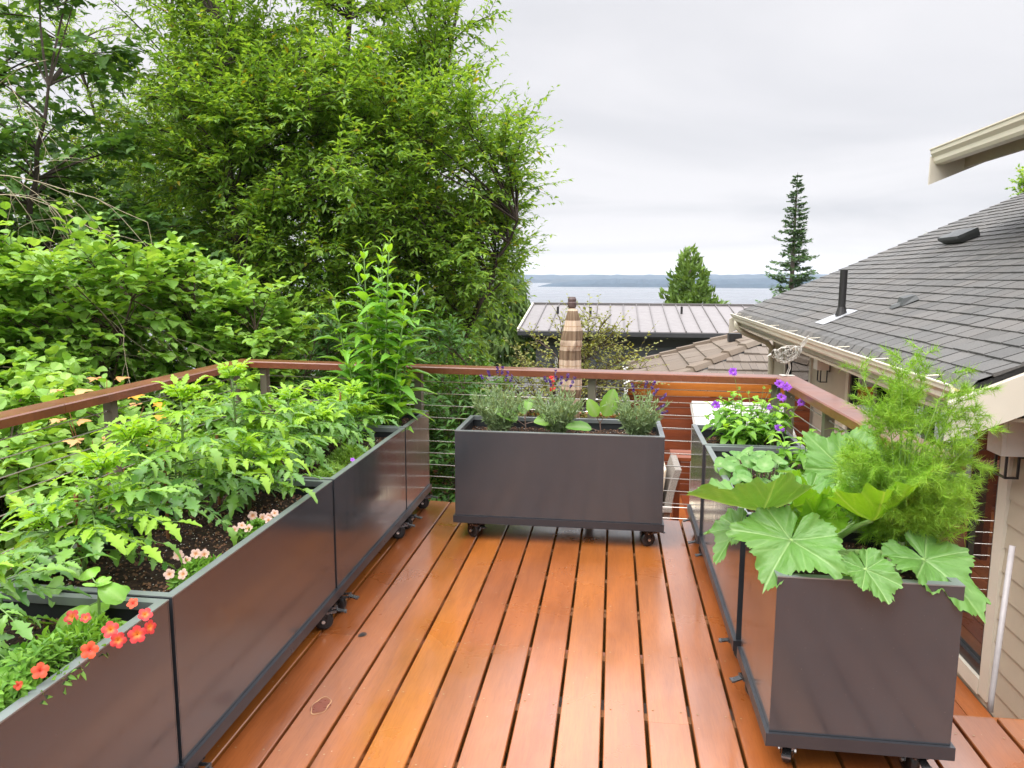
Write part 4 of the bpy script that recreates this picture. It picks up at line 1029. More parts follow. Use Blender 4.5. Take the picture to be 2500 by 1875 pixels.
# ------------------------------------------------------------------ nasturtium, violets, peppers
def nasturtium():
    t = thing('nasturtium_plant', 'trailing nasturtium with round pale leaves beside the zucchini', 'nasturtium', (.68, 3.42, .585)); r = np.random.default_rng(19); ws, fo = MB(), MB()
    dv, dq, da, dt3 = disc_leaf()
    for q in range(64):
        a = r.uniform(0, 6.28); rr = math.sqrt(r.uniform(0, 1)); x, y = .66 + .17 * rr * math.cos(a), 3.42 + .40 * rr * math.sin(a); z = .64 + .12 * (1 - rr * .7) * r.uniform(.2, 1.2)
        p0 = np.array((.66 + (x - .66) * .6, 3.42 + (y - 3.42) * .6, .585)); p1 = np.array((x, y, z)); ws.tube([p0, (p0 + p1) / 2 + np.array((.01, 0, .01)), p1], .0014, 4)
        N_ = unit(np.array((r.normal(0, .35), -.35 + r.normal(0, .35), 1))); D_ = perp(N_, r); S = r.uniform(.045, .085)
        s0 = fo.n; fo.leaves((dv, dq, da), [p1], [D_], [N_], [S]); fo.F.append((dt3 + s0, 0))
    ws.build('stem', M['tomstem'], t); fo.build('foliage', M['nast'], t, smooth=True)
nasturtium()
def leafy(name, label, cat, x, y, rx, ry, h, seed, nst, mats, L=.07, group=None, tm=None):
    r = np.random.default_rng(seed); t = thing(name, label, cat, (x, y, .585), group); ws, fo = MB(), MB()
    for q in range(nst):
        a = r.uniform(0, 6.28); rr = math.sqrt(r.uniform(0, 1)); d = np.array((math.cos(a) * rr * rx / h * 1.1, math.sin(a) * rr * ry / h * 1.1, 1)); Ls = h * r.uniform(.6, 1.1)
        path = arc((x + .3 * rx * rr * math.cos(a), y + .3 * ry * rr * math.sin(a), .58), d, Ls, .1, 6); ws.tube(path, np.linspace(.003, .0015, 7), 5); m = int(Ls / .028)
        for i in range(m):
            s = .2 + .8 * (i + .5) / m; k = min(5, int(s * 6)); p = path[k] + (path[k + 1] - path[k]) * (s * 6 - k); a2 = i * 2.4 + q; yg = s > .82
            fo.leaves(TALL[r.integers(0, 3)], [p], [(math.cos(a2), math.sin(a2), .35 + (.8 if yg else 0))], [(0, 0, 1)], [L * r.uniform(.7, 1.2) * (.7 if yg else 1)], 1 if yg else 0, W=1.35)
    ws.build('stem', M['tomstem'], t); fo.build('foliage', mats, t, smooth=True); return t
leafy('pepper_plant', 'bushy green pepper plant in front of the white cabinet', 'pepper plant', .74, 4.33, .24, .24, .30, 91, 40, [M['pepper'], M['tallyoung']], .085, 'pepper plants on the right')
leafy('pepper_plant', 'dark stemmed pepper plant before the middle handrail post', 'pepper plant', .93, 3.74, .12, .16, .26, 92, 9, [M['pepper'], M['tallyoung']], .085, 'pepper plants on the right')
leafy('pepper_plant', 'low pepper plant behind the big zucchini leaf', 'pepper plant', .90, 3.20, .10, .16, .20, 93, 8, [M['pepper'], M['tallyoung']], .075, 'pepper plants on the right')
def scabious():
    t = thing('violet_scabious', 'slender plant with round violet flowers on thin stalks by the rail corner', 'flower', (.80, 4.30, .585)); r = np.random.default_rng(23); b = MB()
    heads = [((.665, 4.30, 1.022), 1), ((.895, 4.20, .972), 1), ((.935, 4.20, .958), 1), ((.909, 4.20, .900), 1), ((.995, 4.12, .888), 1), ((.567, 4.22, .846), 1), ((.868, 4.02, .765), 1), ((.86, 4.25, .835), .7), ((.70, 4.3, .93), .35), ((.83, 4.28, .94), .35), ((.76, 4.35, .90), .3), ((.60, 4.28, .88), .35), ((.87, 4.3, .92), .3)]
    fo = MB()
    for (p, S) in heads:
        p = np.array(p); p0 = np.array((.78 + (p[0] - .78) * .35, 4.27, .60)); mid = (p0 + p) / 2 + np.array((r.normal(0, .02), 0, .05)); s = np.linspace(0, 1, 8)[:, None]
        path = (1 - s) ** 2 * p0 + 2 * s * (1 - s) * mid + s ** 2 * p; b.tube(path, .0012, 4)
        for i in (1, 2, 3): fo.leaves(LANCE, [path[i]] * 3, [(math.cos(z * 2.1 + i), math.sin(z * 2.1 + i), .6) for z in range(3)], [(0, 0, 1)] * 3, .05)
        h = MB(); k = 46 if S > .5 else 12; d = unit(path[-1] - path[-2] + np.array((0, -.35, .1))); an = r.uniform(0, 6.28, k); e1 = perp(d, r); e2 = np.cross(d, e1); rad = np.sqrt(r.uniform(0, 1, k))
        o = np.cos(an)[:, None] * e1 + np.sin(an)[:, None] * e2
        h.leaves(OVAL, p + o * (.009 * S * rad)[:, None], o * (.35 + rad[:, None]) + d * .8 * (1 - rad[:, None] * .7), np.tile(d, (k, 1)), r.uniform(.013, .022, k) * max(S, .5))
        h.build('flower', M['scabfl'] if S > .5 else M['thyme'], t)
    b.build('stem', M['tomstem'], t); fo.build('foliage', M['petleaf'], t)
scabious()

# ------------------------------------------------------------------ the house on the right
WX = 2.45                                   # plane of the garden wall
EAVE_X, EAVE_Z, RSL = 1.90, .975, .445      # eave line and roof slope
RY0, RY1, RX_END = 4.30, 12.2, 8.6
def roof_z(x): return EAVE_Z + RSL * (x - EAVE_X)
def lap_siding(b, y0, y1, z0, z1, x, exp=.155, mat=0, holes=()):
    """clapboards on a wall facing -x; holes: (y0, y1, z0, z1) openings"""
    z = z0
    while z < z1 - .001:
        zt = min(z + exp, z1)
        spans = [(y0, y1)]
        for (a, c, d, e) in holes:
            if d < zt - .01 and e > z + .01:
                n_ = []
                for (p, q) in spans:
                    if c <= p or a >= q: n_.append((p, q)); continue
                    if a > p: n_.append((p, a))
                    if c < q: n_.append((c, q))
                spans = n_
        for (p, q) in spans:
            b.add([(x - .014, p, z), (x - .014, q, z), (x - .003, q, zt), (x - .003, p, zt), (x, p, z), (x, q, z)], [(0, 3, 2, 1)], mat)
            b.add([(x - .014, p, z), (x - .014, q, z), (x, q, z), (x, p, z)], [(0, 1, 2, 3)], mat)
        z = zt
def build_house():
    h = thing('house', 'tan clapboard house with a steep dark shingle roof and cream gutters on the right', 'house', (WX, 8, -1.2))
    DOOR = (4.99, 6.22, -1.05, .80); W2 = (6.22, 8.14, -1.05, .80); W1 = (9.75, 11.05, -.9, .80)
    holes = [DOOR, W2, W1]
    b = MB(); lap_siding(b, 4.33, 12.0, -1.2, 1.2, WX, holes=holes)
    b.box(WX + .02, WX + .16, 4.36, 12.0, .82, 1.2, 0)
    for (a, c) in ((4.36, 4.99), (8.14, 9.75), (11.05, 12.0)): b.box(WX + .001, WX + .16, a, c, -1.2, .82)
    b.box(WX + .001, WX + .16, 4.99, 8.14, -1.2, -1.05)
    b.box(WX + .161, 8.4, 11.86, 12.0, -1.2, 1.25)           # far gable wall
    z = -3.3                                               # near gable wall, under the barge board
    while z < 3.6:
        xa = max(WX, EAVE_X + (z + .16 - EAVE_Z + .08) / RSL)
        if xa > 8.3: break
        b.add([(xa, 4.345, z), (8.4, 4.345, z), (8.4, 4.357, z + .158), (xa, 4.357, z + .158), (xa, 4.36, z), (8.4, 4.36, z)], [(0, 1, 2, 3), (4, 5, 1, 0)]); z += .158
    b.add([(WX + .003, 4.361, -3.3), (8.4, 4.361, -3.3), (8.4, 4.361, roof_z(8.4) - .2), (WX + .003, 4.361, roof_z(WX) - .2)], [(0, 1, 2, 3)])
    b.box(WX + .0012, WX + .14, 4.362, 12.0, -3.3, -1.201)
    wl = b.build('wall', M['siding'], h)
    b = MB(); b.box(WX - .022, WX + .165, 11.99, 12.02, -1.2, 1.1); b.box(WX - .024, WX, 11.90, 11.99, -1.2, 1.0); b.build('corner_board', M['siding'], h)
    # windows and glass doors: frame, pane, trim
    def window(name, y0, y1, z0, z1, splits, trim=(.085, .085), label=None):
        b = MB(); e = .045
        b.box(WX - .012, WX + .06, y0, y0 + e, z0, z1); b.box(WX - .012, WX + .06, y1 - e, y1, z0, z1)
        b.box(WX - .011, WX + .06, y0 + e, y1 - e, z0, z0 + .07); b.box(WX - .011, WX + .06, y0 + e, y1 - e, z1 - .06, z1)
        for s_ in splits: b.box(WX - .010, WX + .058, s_ - .045, s_ + .045, z0 + .07, z1 - .06)
        f = b.build(name, M['frame'], h, None)
        ys = [y0 + e] + [q for s_ in splits for q in (s_ - .045, s_ + .045)] + [y1 - e]
        for q in range(0, len(ys), 2):
            b = MB(); b.box(WX + .018, WX + .026, ys[q], ys[q + 1], z0 + .07, z1 - .06); b.build('pane', M['glass'], f)
            b = MB(); b.box(WX + .60, WX + .62, ys[q], ys[q + 1], z0 + .07, z1 - .06); b.build('blind', M['dark_under'], f)
        b = MB()
        if trim[0]: b.box(WX - .030, WX, y0 - trim[0], y0 - .0015, z0 - .10, .80)
        if trim[1]: b.box(WX - .030, WX, y1 + .0015, y1 + trim[1], z0 - .10, .80)
        b.box(WX - .034, WX, y0, y1, z0 - .11, z0 - .003)
        b.build('casing', M['trim'], f); return f
    window('glass_door', *DOOR, [], trim=(.11, 0)); window('window', *W2, [7.39, 6.63], trim=(0, .10)); window('window', *W1, [], trim=(.08, .08))
    # wall lamps: bracket and frosted box shade
    def lamp(y, z, sc_=1.0):
        b = MB(); b.box(WX - .034, WX - .0145, y - .05, y + .05, z - .02, z + .27)
        b.box(WX - .13, WX - .034, y - .07, y + .07, z + .225, z + .255)
        for (dx, dy) in ((-.118, -.062), (-.118, .062), (-.05, -.062)): b.box(WX + dx - .006, WX + dx + .006, y + dy - .006, y + dy + .006, z - .13, z + .225)
        b.box(WX - .124, WX - .044, y - .068, y - .056, z - .142, z - .130); b.box(WX - .124, WX - .112, y - .056, y + .068, z - .142, z - .130)
        l = b.build('wall_lamp', M['frame'], h)
        b = MB(); b.box(WX - .165, WX - .140, y - .085, y + .085, z, z + .21); b.box(WX - .140, WX - .036, y - .090, y - .072, z, z + .21); b.box(WX - .140, WX - .036, y + .072, y + .090, z, z + .21)
        b.build('lamp_shade', M['lampglass'], l)
    lamp(8.93, .50); lamp(4.80, .50)
    # main roof: a slab with rows of shingle tabs
    b = MB(); t_ = .05
    v = []
    for y in (RY0 + .02, RY1 - .02):
        v += [(EAVE_X + .03, y, roof_z(EAVE_X + .03) - .012), (RX_END, y, roof_z(RX_END) - .012), (RX_END, y, roof_z(RX_END) - .16), (EAVE_X + .03, y, roof_z(EAVE_X + .03) - .16)]
    b.add(v, [(0, 1, 2, 3), (7, 6, 5, 4), (0, 4, 5, 1), (2, 6, 7, 3), (0, 3, 7, 4), (1, 5, 6, 2)], 1)
    r = np.random.default_rng(77); ex = .150; cosr = 1 / math.sqrt(1 + RSL ** 2); sx = cosr; sz = RSL * cosr; nrm = np.array((-RSL * cosr, 0, cosr))
    n_ = int((RX_END - EAVE_X) / (ex * cosr))
    for c in range(n_):
        s0 = c * ex - .03; y = RY0 - (.105 if c % 2 else .0) - .21 + r.normal(0, .006)
        while y < RY1:
            w = .21 * r.uniform(.97, 1.03); ya, yb = max(y, RY0), min(y + w - .015, RY1); y += w
            if yb - ya < .02: continue
            th = .014 + r.uniform(0, .006); s1 = s0 + ex + .05 + r.normal(0, .002); sA = s0 + r.normal(0, .002)
            def pt(s, yy, hgt):
                p = np.array((EAVE_X, yy, EAVE_Z)) + np.array((sx, 0, sz)) * s + nrm * hgt; return p
            if c == 0:  # bottom row curls down over the gutter
                m = s0 + .075
                vv = [pt(sA, ya, -.030), pt(m, ya, .010), pt(s1, ya, .004), pt(sA, yb, -.030), pt(m, yb, .010), pt(s1, yb, .004), pt(sA + .01, ya, -.045), pt(sA + .01, yb, -.045)]
                b.add(vv, [(0, 3, 4, 1), (1, 4, 5, 2), (6, 7, 3, 0)]); continue
            vv = [pt(sA, ya, th), pt(s1, ya, .002), pt(s1, yb, .002), pt(sA, yb, th), pt(sA, ya, -.004), pt(sA, yb, -.004), pt(s1, ya, -.006), pt(s1, yb, -.006)]
            b.add(vv, [(0, 3, 2, 1), (4, 5, 3, 0), (4, 0, 1, 6), (5, 7, 2, 3)])
    rf = b.build('roof', [M['shingle'], M['frame']], h)
    # barge board along the near gable, second one far
    b = MB(); y0 = RY0 - .045
    for (y0, y1) in ((RY0 - .030, RY0 + .012), (RY1 - .012, RY1 + .02)):
        xa, xb = EAVE_X - .105, RX_END
        v = [(x, y, roof_z(x) - d) for y in (y0, y1) for x, d in ((xa, .045), (xb, .045), (xb, .27), (xa, .27))]
        b.add(v, [(0, 1, 2, 3), (7, 6, 5, 4), (0, 4, 5, 1), (2, 6, 7, 3), (0, 3, 7, 4), (1, 5, 6, 2)])
        b.build('barge_board', M['trim'], h); b = MB()
    b.box(EAVE_X - .005, WX - .001, RY0 + .03, RY1 - .03, EAVE_Z - .20, EAVE_Z - .18); b.build('soffit', M['siding'], h)
    # gutter: an ogee trough along the eave with straps
    prof = [(.055, .0), (.055, -.105), (-.015, -.105), (-.030, -.085), (-.034, -.055), (-.058, -.030), (-.062, -.004), (-.070, .0), (-.070, .008), (-.052, .008), (-.052, -.012), (-.026, -.040), (-.020, -.095), (.045, -.095), (.045, .0)]
    ga, gb = RY0 + .0135, RY1 - .0135; gx, gz = EAVE_X - .030, EAVE_Z - .012; k = len(prof)
    b = MB(); v = [(gx + p, y, gz + q) for y in (ga, gb) for p, q in prof]
    b.add(v, [(i, (i + 1) % k, k + (i + 1) % k, k + i) for i in range(k)]); b.F.append((np.array([list(range(k))]) + b.n - 2 * k, 0)); b.F.append((np.array([list(range(k))[::-1]]) + b.n - k, 0))
    g = b.build('gutter', M['gutter'], h)
    b = MB(); b.box(gx - .050, gx + .044, ga + .01, gb - .01, gz - .0280, gz - .026); b.build('leaf_litter', M['gutterin'], g)
    b = MB()
    for q in range(9): y = RY0 + .4 + q * .9; b.bar((gx - .062, y, gz + .009), (gx + .10, y, gz + .020), .022, .003)
    b.build('strap', M['gutter'], g)
    b = MB(); b.box(EAVE_X + .032, EAVE_X + .055, RY0 + .03, RY1 - .03, EAVE_Z - .19, EAVE_Z - .02); b.build('fascia', M['trim'], h)
    b = MB(); p = [(gx, RY1 - .25, gz - .10), (gx, RY1 - .25, gz - .16), (gx + .04, RY1 - .25, gz - .22), (gx + .12, RY1 - .25, gz - .28), (WX - .12, RY1 - .25, gz - .42), (WX - .05, RY1 - .25, gz - .50), (WX - .045, RY1 - .25, gz - .7), (WX - .045, RY1 - .25, -1.15)]
    b.tube(p, .042, 10); 
    for q in range(7):
        f = q / 6; c0 = np.array(p[0]) * (1 - f) + np.array(p[3]) * f + np.array((-.012 * math.sin(f * 3.1), 0, 0)); b.tube([c0 - (0, 0, .004), c0 + (.002, 0, .004)], .047, 10)
    b.build('downspout', M['gutter'], h, smooth=True)
    # things fixed to the roof
    def on(x, y, d=0): return np.array((x, y, roof_z(x))) + nrm * d
    c = on(2.28, 8.05); b = MB(); b.tube([c - (0, 0, .05), c + (0, 0, .47)], .036, 16); b.lathe([(.062, 0), (.050, .04), (.037, .09)], c + (0, 0, .01), 14); vp = b.build('vent_pipe', M['vent'], h)
    b = MB(); a = [on(2.08, 7.90, .016), on(2.40, 7.90, .016), on(2.40, 8.22, .016), on(2.08, 8.22, .016)]; b.add(a + [q + nrm * .004 for q in a], [(4, 5, 6, 7), (0, 1, 5, 4), (1, 2, 6, 5), (2, 3, 7, 6), (3, 0, 4, 7)]); b.build('flashing', M['flash'], vp)
    b = MB(); x0, x1, y0, y1 = 4.04, 4.22, 9.62, 10.14
    lo = [on(x0, y0, .02), on(x1, y0, .02), on(x1, y1, .02), on(x0, y1, .02)]; hi = [on(x0 - .04, y0 - .02, .08), on(x1, y0 - .02, .085), on(x1, y1 + .02, .085), on(x0 - .04, y1 + .02, .08)]; hh = [q + nrm * .035 for q in hi]
    q8 = [(4, 5, 6, 7), (0, 1, 5, 4), (1, 2, 6, 5), (2, 3, 7, 6), (3, 0, 4, 7)]
    b.add(lo + hi, q8); b.add(hi + hh, q8 + [(3, 2, 1, 0)]); b.build('roof_vent', M['ventbox'], h)
    b = MB(); 
    b.add([on(2.56, 7.2, .02), on(2.70, 7.2, .02), on(2.70, 7.34, .02), on(2.56, 7.34, .02), on(2.60, 7.22, .075), on(2.70, 7.23, .06), on(2.69, 7.31, .07), on(2.60, 7.33, .085)], q8)
    b.add([on(2.50, 7.27, .018), on(2.59, 7.24, .018), on(2.59, 7.36, .018), on(2.51, 7.38, .018), on(2.53, 7.28, .04), on(2.58, 7.26, .045), on(2.58, 7.34, .04), on(2.53, 7.36, .035)], q8); b.build('roof_vent', M['ventbox'], h)
    # upper storey eave
    b = MB(); ux, uz, ya, yb = 3.60, 2.945, -1.0, 9.40; us = .42
    def uz_(x): return uz + us * (x - ux)
    v = [(x, y, uz_(x) + d) for y in (ya, yb) for x, d in ((ux - .03, .02), (6.5, .02), (6.5, -.12), (ux + .03, -.12))]
    b.add(v, [(0, 1, 2, 3), (7, 6, 5, 4), (0, 4, 5, 1), (2, 6, 7, 3), (0, 3, 7, 4), (1, 5, 6, 2)], 1)
    rr = np.random.default_rng(5)
    for c in range(16):
        y = ya
        while y < yb:
            w = .17 * rr.uniform(.85, 1.2); x0_ = ux - .03 + c * .137; 
            b.add([(x0_, y, uz_(x0_) + .034), (x0_ + .16, y, uz_(x0_ + .16) + .022), (x0_ + .16, min(y + w - .006, yb), uz_(x0_ + .16) + .022), (x0_, min(y + w - .006, yb), uz_(x0_) + .034), (x0_, y, uz_(x0_) + .02), (x0_, min(y + w - .006, yb), uz_(x0_) + .02)], [(0, 3, 2, 1), (4, 5, 3, 0)]); y += w
    b.build('upper_roof', [M['shingle'], M['frame']], h)
    b = MB(); gx2, gz2 = ux - .02, uz + .012; v = [(gx2 + p * 1.35, y, gz2 + q * 1.5) for y in (ya, yb - .03) for p, q in prof]
    b.add(v, [(i, (i + 1) % k, k + (i + 1) % k, k + i) for i in range(k)]); b.F.append((np.array([list(range(k))]) + b.n - 2 * k, 0)); b.F.append((np.array([list(range(k))[::-1]]) + b.n - k, 0)); b.build('upper_gutter', M['uppergut'], h)
    b = MB(); v = [(x, y, uz_(x) - d) for y in (yb - .028, yb) for x, d in ((ux - .09, .02), (6.5, .02), (6.5, .33), (ux - .09, .33))]
    b.add(v, [(0, 1, 2, 3), (7, 6, 5, 4), (0, 4, 5, 1), (2, 6, 7, 3), (0, 3, 7, 4), (1, 5, 6, 2)]); b.build('upper_barge_board', M['trim'], h)
    b = MB(); b.box(3.87, 3.90, ya, yb - .03, uz - .185, uz - .045); b.box(ux + .06, 3.869, ya, yb - .03, uz - .075, uz - .06); b.build('upper_fascia', M['siding'], h)
    b = MB(); b.box(4.35, 8.2, -1.0, 8.6, roof_z(4.35) - .5, uz + .2); b.build('upper_wall', M['siding'], h)
    # stone bracket at the near corner under the roof
    b = MB(); r = np.random.default_rng(3)
    b.box(WX - .17, WX - .016, 4.45, 4.72, .80, 1.02); b.build('stone_bracket', M['stone'], h)
build_house()
b = MB(); b.tube([(2.30, 4.52, .02), (2.21, 4.40, -.85), (2.20, 4.38, -.93)], .016, 10); tag(b.build('leaning_pole', M['hose'], smooth=True, loc=(2.2, 4.38, -.93)), 'thin grey pole leaning against the tan siding by the glass door', 'pole')

# ------------------------------------------------------------------ things on the lower terrace
def build_fence():
    f = thing('slat_fence', 'brown horizontal board fence with an amber top board', 'fence', (1.3, 9.5, -1.2)); y = 9.5
    for q in range(10):
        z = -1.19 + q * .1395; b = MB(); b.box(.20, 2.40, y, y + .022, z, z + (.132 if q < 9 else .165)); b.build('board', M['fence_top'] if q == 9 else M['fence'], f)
    for x in (.24, 1.25, 2.36): b = MB(); b.box(x - .04, x + .04, y + .024, y + .10, -1.2, .18); b.build('post', M['fence'], f)
    # cable rail in front, at the stair head
    g = thing('stair_railing', 'low cable railing in front of the board fence', 'railing', (1.0, 6.4, -1.2))
    for x in (.20, 2.0):
        b = MB(); b.box(x - .022, x + .022, 6.38, 6.42, -1.2, -.33); b.build('post', M['post'], g)
    for q in range(8):
        b = MB(); z = -1.10 + q * .098; b.tube([(.222, 6.4, z), (1.978, 6.4, z)], .003, 5); b.build('cable', M['cable'], g)
build_fence()
def build_guard():
    g = thing('terrace_railing', 'orange topped railing with cables at the far edge of the lower terrace', 'railing', (-2.0, 10.1, -1.2)); y = 10.12
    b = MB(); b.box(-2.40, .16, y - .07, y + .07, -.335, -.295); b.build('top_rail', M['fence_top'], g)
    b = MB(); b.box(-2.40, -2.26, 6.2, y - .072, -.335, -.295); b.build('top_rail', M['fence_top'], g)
    for x in (-2.33, -2.09, -.9, .1): b = MB(); b.box(x - .04, x + .04, y - .03, y + .03, -1.2, -.337); b.build('post', simple('brown_post', (.15, .10, .075), .6), g)
    for q in range(9):
        b = MB(); z = -1.13 + q * .086; b.tube([(-2.3, y, z), (.1, y, z)], .004, 5); b.build('cable', M['cable'], g)
    for y2 in (6.3, 8.2): b = MB(); b.box(-2.37, -2.29, y2 - .03, y2 + .03, -1.2, -.337); b.build('post', M['post'], g)
build_guard()
def build_umbrella():
    c = np.array((-.45, 8.3)); u = thing('closed_umbrella', 'closed plaid garden umbrella in cream and brown standing beyond the middle planter', 'umbrella', (*c, -1.2))
    b = MB(); b.tube([(*c, -1.13), (*c, 1.25)], .022, 10); b.build('pole', M['redstem'], u)
    b = MB(); b.lathe([(.001, 1.318), (.035, 1.316), (.046, 1.29), (.043, 1.262), (.050, 1.255), (.047, 1.21), (.033, 1.195), (.033, 1.17)], (*c, 0), 16); b.build('finial', M['finial'], u)
    b = MB(); n = 64; prof = [(.030, 1.20), (.060, 1.17), (.085, 1.09), (.105, .98), (.120, .88), (.135, .80), (.118, .785), (.125, .70), (.128, .58), (.125, .45), (.118, .30), (.100, .20), (.088, .14), (.098, .07), (.118, -.08), (.135, -.25), (.150, -.40), (.142, -.405)]
    a = np.arange(n) * 2 * math.pi / n; V = []
    for q, (rd, z) in enumerate(prof):
        k = min(1, q / 4); w = 1 + k * .34 * np.abs(np.sin(a * 4 + .25 * q * .2)) ** .55 - .24 * k + .05 * k * np.sin(a * 13 + q); zz = z + (.035 * np.sin(a * 2 + 1) + .03 * np.sin(a * 5) if 4 <= q <= 6 else 0)
        rd = rd * .88; V.append(np.stack([c[0] + rd * w * np.cos(a) + .012 * math.sin(q * .7), c[1] + rd * w * np.sin(a), np.broadcast_to(zz, n)], -1))
    V = np.concatenate(V); i, j = np.meshgrid(np.arange(len(prof) - 1), np.arange(n), indexing='ij')
    b.add(V, np.stack([i * n + j, i * n + (j + 1) % n, (i + 1) * n + (j + 1) % n, (i + 1) * n + j], -1).reshape(-1, 4)); cn = b.build('canopy', M['plaid'], u, smooth=True)
    b = MB(); b.tube([(c[0] + .090 * math.cos(q), c[1] + .090 * math.sin(q), .14) for q in np.linspace(0, 6.28, 24)], .008, 6); b.build('tie', M['finial'], cn)
    b = MB(); b.lathe([(.26, -1.2), (.26, -1.16), (.22, -1.13), (.05, -1.12), (.035, -1.0), (.024, -.95)], (*c, 0), 24); b.build('base', M['black'], u, smooth=True)
build_umbrella()
def build_cabinet():
    c = thing('outdoor_cabinet', 'white enamel outdoor cabinet with a sloping lid in front of the board fence', 'cabinet', (1.45, 9.0, -1.2))
    b = MB(); b.box(.98, 2.05, 8.75, 9.35, -1.13, -.26); b.build('body', M['white'], c)
    for x in (1.0, 1.52):
        b = MB(); b.box(x, x + .505, 8.735, 8.748, -1.06, -.32); d = b.build('door', M['white'], c); b = MB(); b.tube([(x + .25, 8.72, -.42), (x + .25, 8.72, -.34)], .008, 8); b.build('handle', M['steel'], d)
    b = MB(); v = [(.955, 8.70, -.255), (2.08, 8.70, -.255), (2.08, 9.38, -.02), (.955, 9.38, -.02), (.975, 8.71, -.215), (2.06, 8.71, -.215), (2.06, 9.37, .03), (.975, 9.37, .03)]
    b.add(v, [(3, 2, 1, 0), (4, 5, 6, 7), (0, 1, 5, 4), (1, 2, 6, 5), (2, 3, 7, 6), (3, 0, 4, 7)]); b.build('lid', M['white'], c)
    for x in (1.02, 2.01):
        for y in (8.79, 9.31): b = MB(); b.lathe([(.03, -1.2), (.03, -1.13)], (x, y, 0), 10); b.build('foot', M['black'], c)
    # small wooden bench
    t = thing('wooden_bench', 'small reddish wooden bench before the board fence', 'bench', (.95, 7.9, -1.2))
    for q in range(3): b = MB(); b.box(.62, 1.35, 7.62 + q * .125, 7.735 + q * .125, -.30, -.27); b.build('seat_board', M['fence'], t)
    for x in (.68, 1.29): b = MB(); b.box(x - .03, x + .03, 7.65, 7.95, -1.2, -.302); b.build('leg', M['fence'], t)
build_cabinet()
def build_chair():
    c = thing('wicker_chair', 'grey wicker garden chair with cream cushions just below the deck edge', 'chair', (.15, 7.3, -1.2))
    b = MB(); n = 9      # curved back on the right side, chair faces left
    for q in range(n - 1):
        s0, s1 = q / (n - 1), (q + 1) / (n - 1)
        def bx(s): return .50 + .10 * s ** 2
        z0, z1 = -.86 + .62 * s0, -.86 + .62 * s1
        v = [(bx(s), y, z) for s, z in ((s0, z0), (s1, z1)) for y in (7.0, 7.62)] + [(bx(s) + .06, y, z) for s, z in ((s0, z0), (s1, z1)) for y in (7.0, 7.62)]
        b.add(v, [(0, 1, 3, 2), (4, 6, 7, 5), (0, 2, 6, 4), (1, 5, 7, 3)] + ([(2, 3, 7, 6)] if q == n - 2 else []))
    b.build('backrest', M['wicker'], c)
    b = MB(); b.box(-.12, .56, 7.0, 7.62, -.90, -.80); b.build('seat', M['wicker'], c)
    for y in (6.96, 7.60): b = MB(); b.box(-.10, .58, y, y + .06, -.64, -.60); b.box(-.10, -.04, y, y + .06, -1.2, -.64); b.build('arm', M['wicker'], c)
    for y in (6.99, 7.58): b = MB(); b.box(.50, .555, y, y + .045, -1.2, -.901); b.build('leg', M['wicker'], c)
    b = MB(); b.box(-.10, .48, 7.03, 7.59, -.798, -.70); o = b.build('seat_cushion', M['cream_cloth'], c); 
    b = MB(); b.add([(.36, 7.04, -.69), (.48, 7.04, -.69), (.48, 7.58, -.69), (.36, 7.58, -.69), (.40, 7.04, -.26), (.53, 7.04, -.24), (.53, 7.58, -.24), (.40, 7.58, -.26)], [(3, 2, 1, 0), (4, 5, 6, 7), (0, 1, 5, 4), (1, 2, 6, 5), (2, 3, 7, 6), (3, 0, 4, 7)]); o2 = b.build('back_cushion', M['cream_cloth'], c)
    for q in (o, o2):
        m = q.modifiers.new('bevel', 'BEVEL'); m.width = .03; m.segments = 3
build_chair()

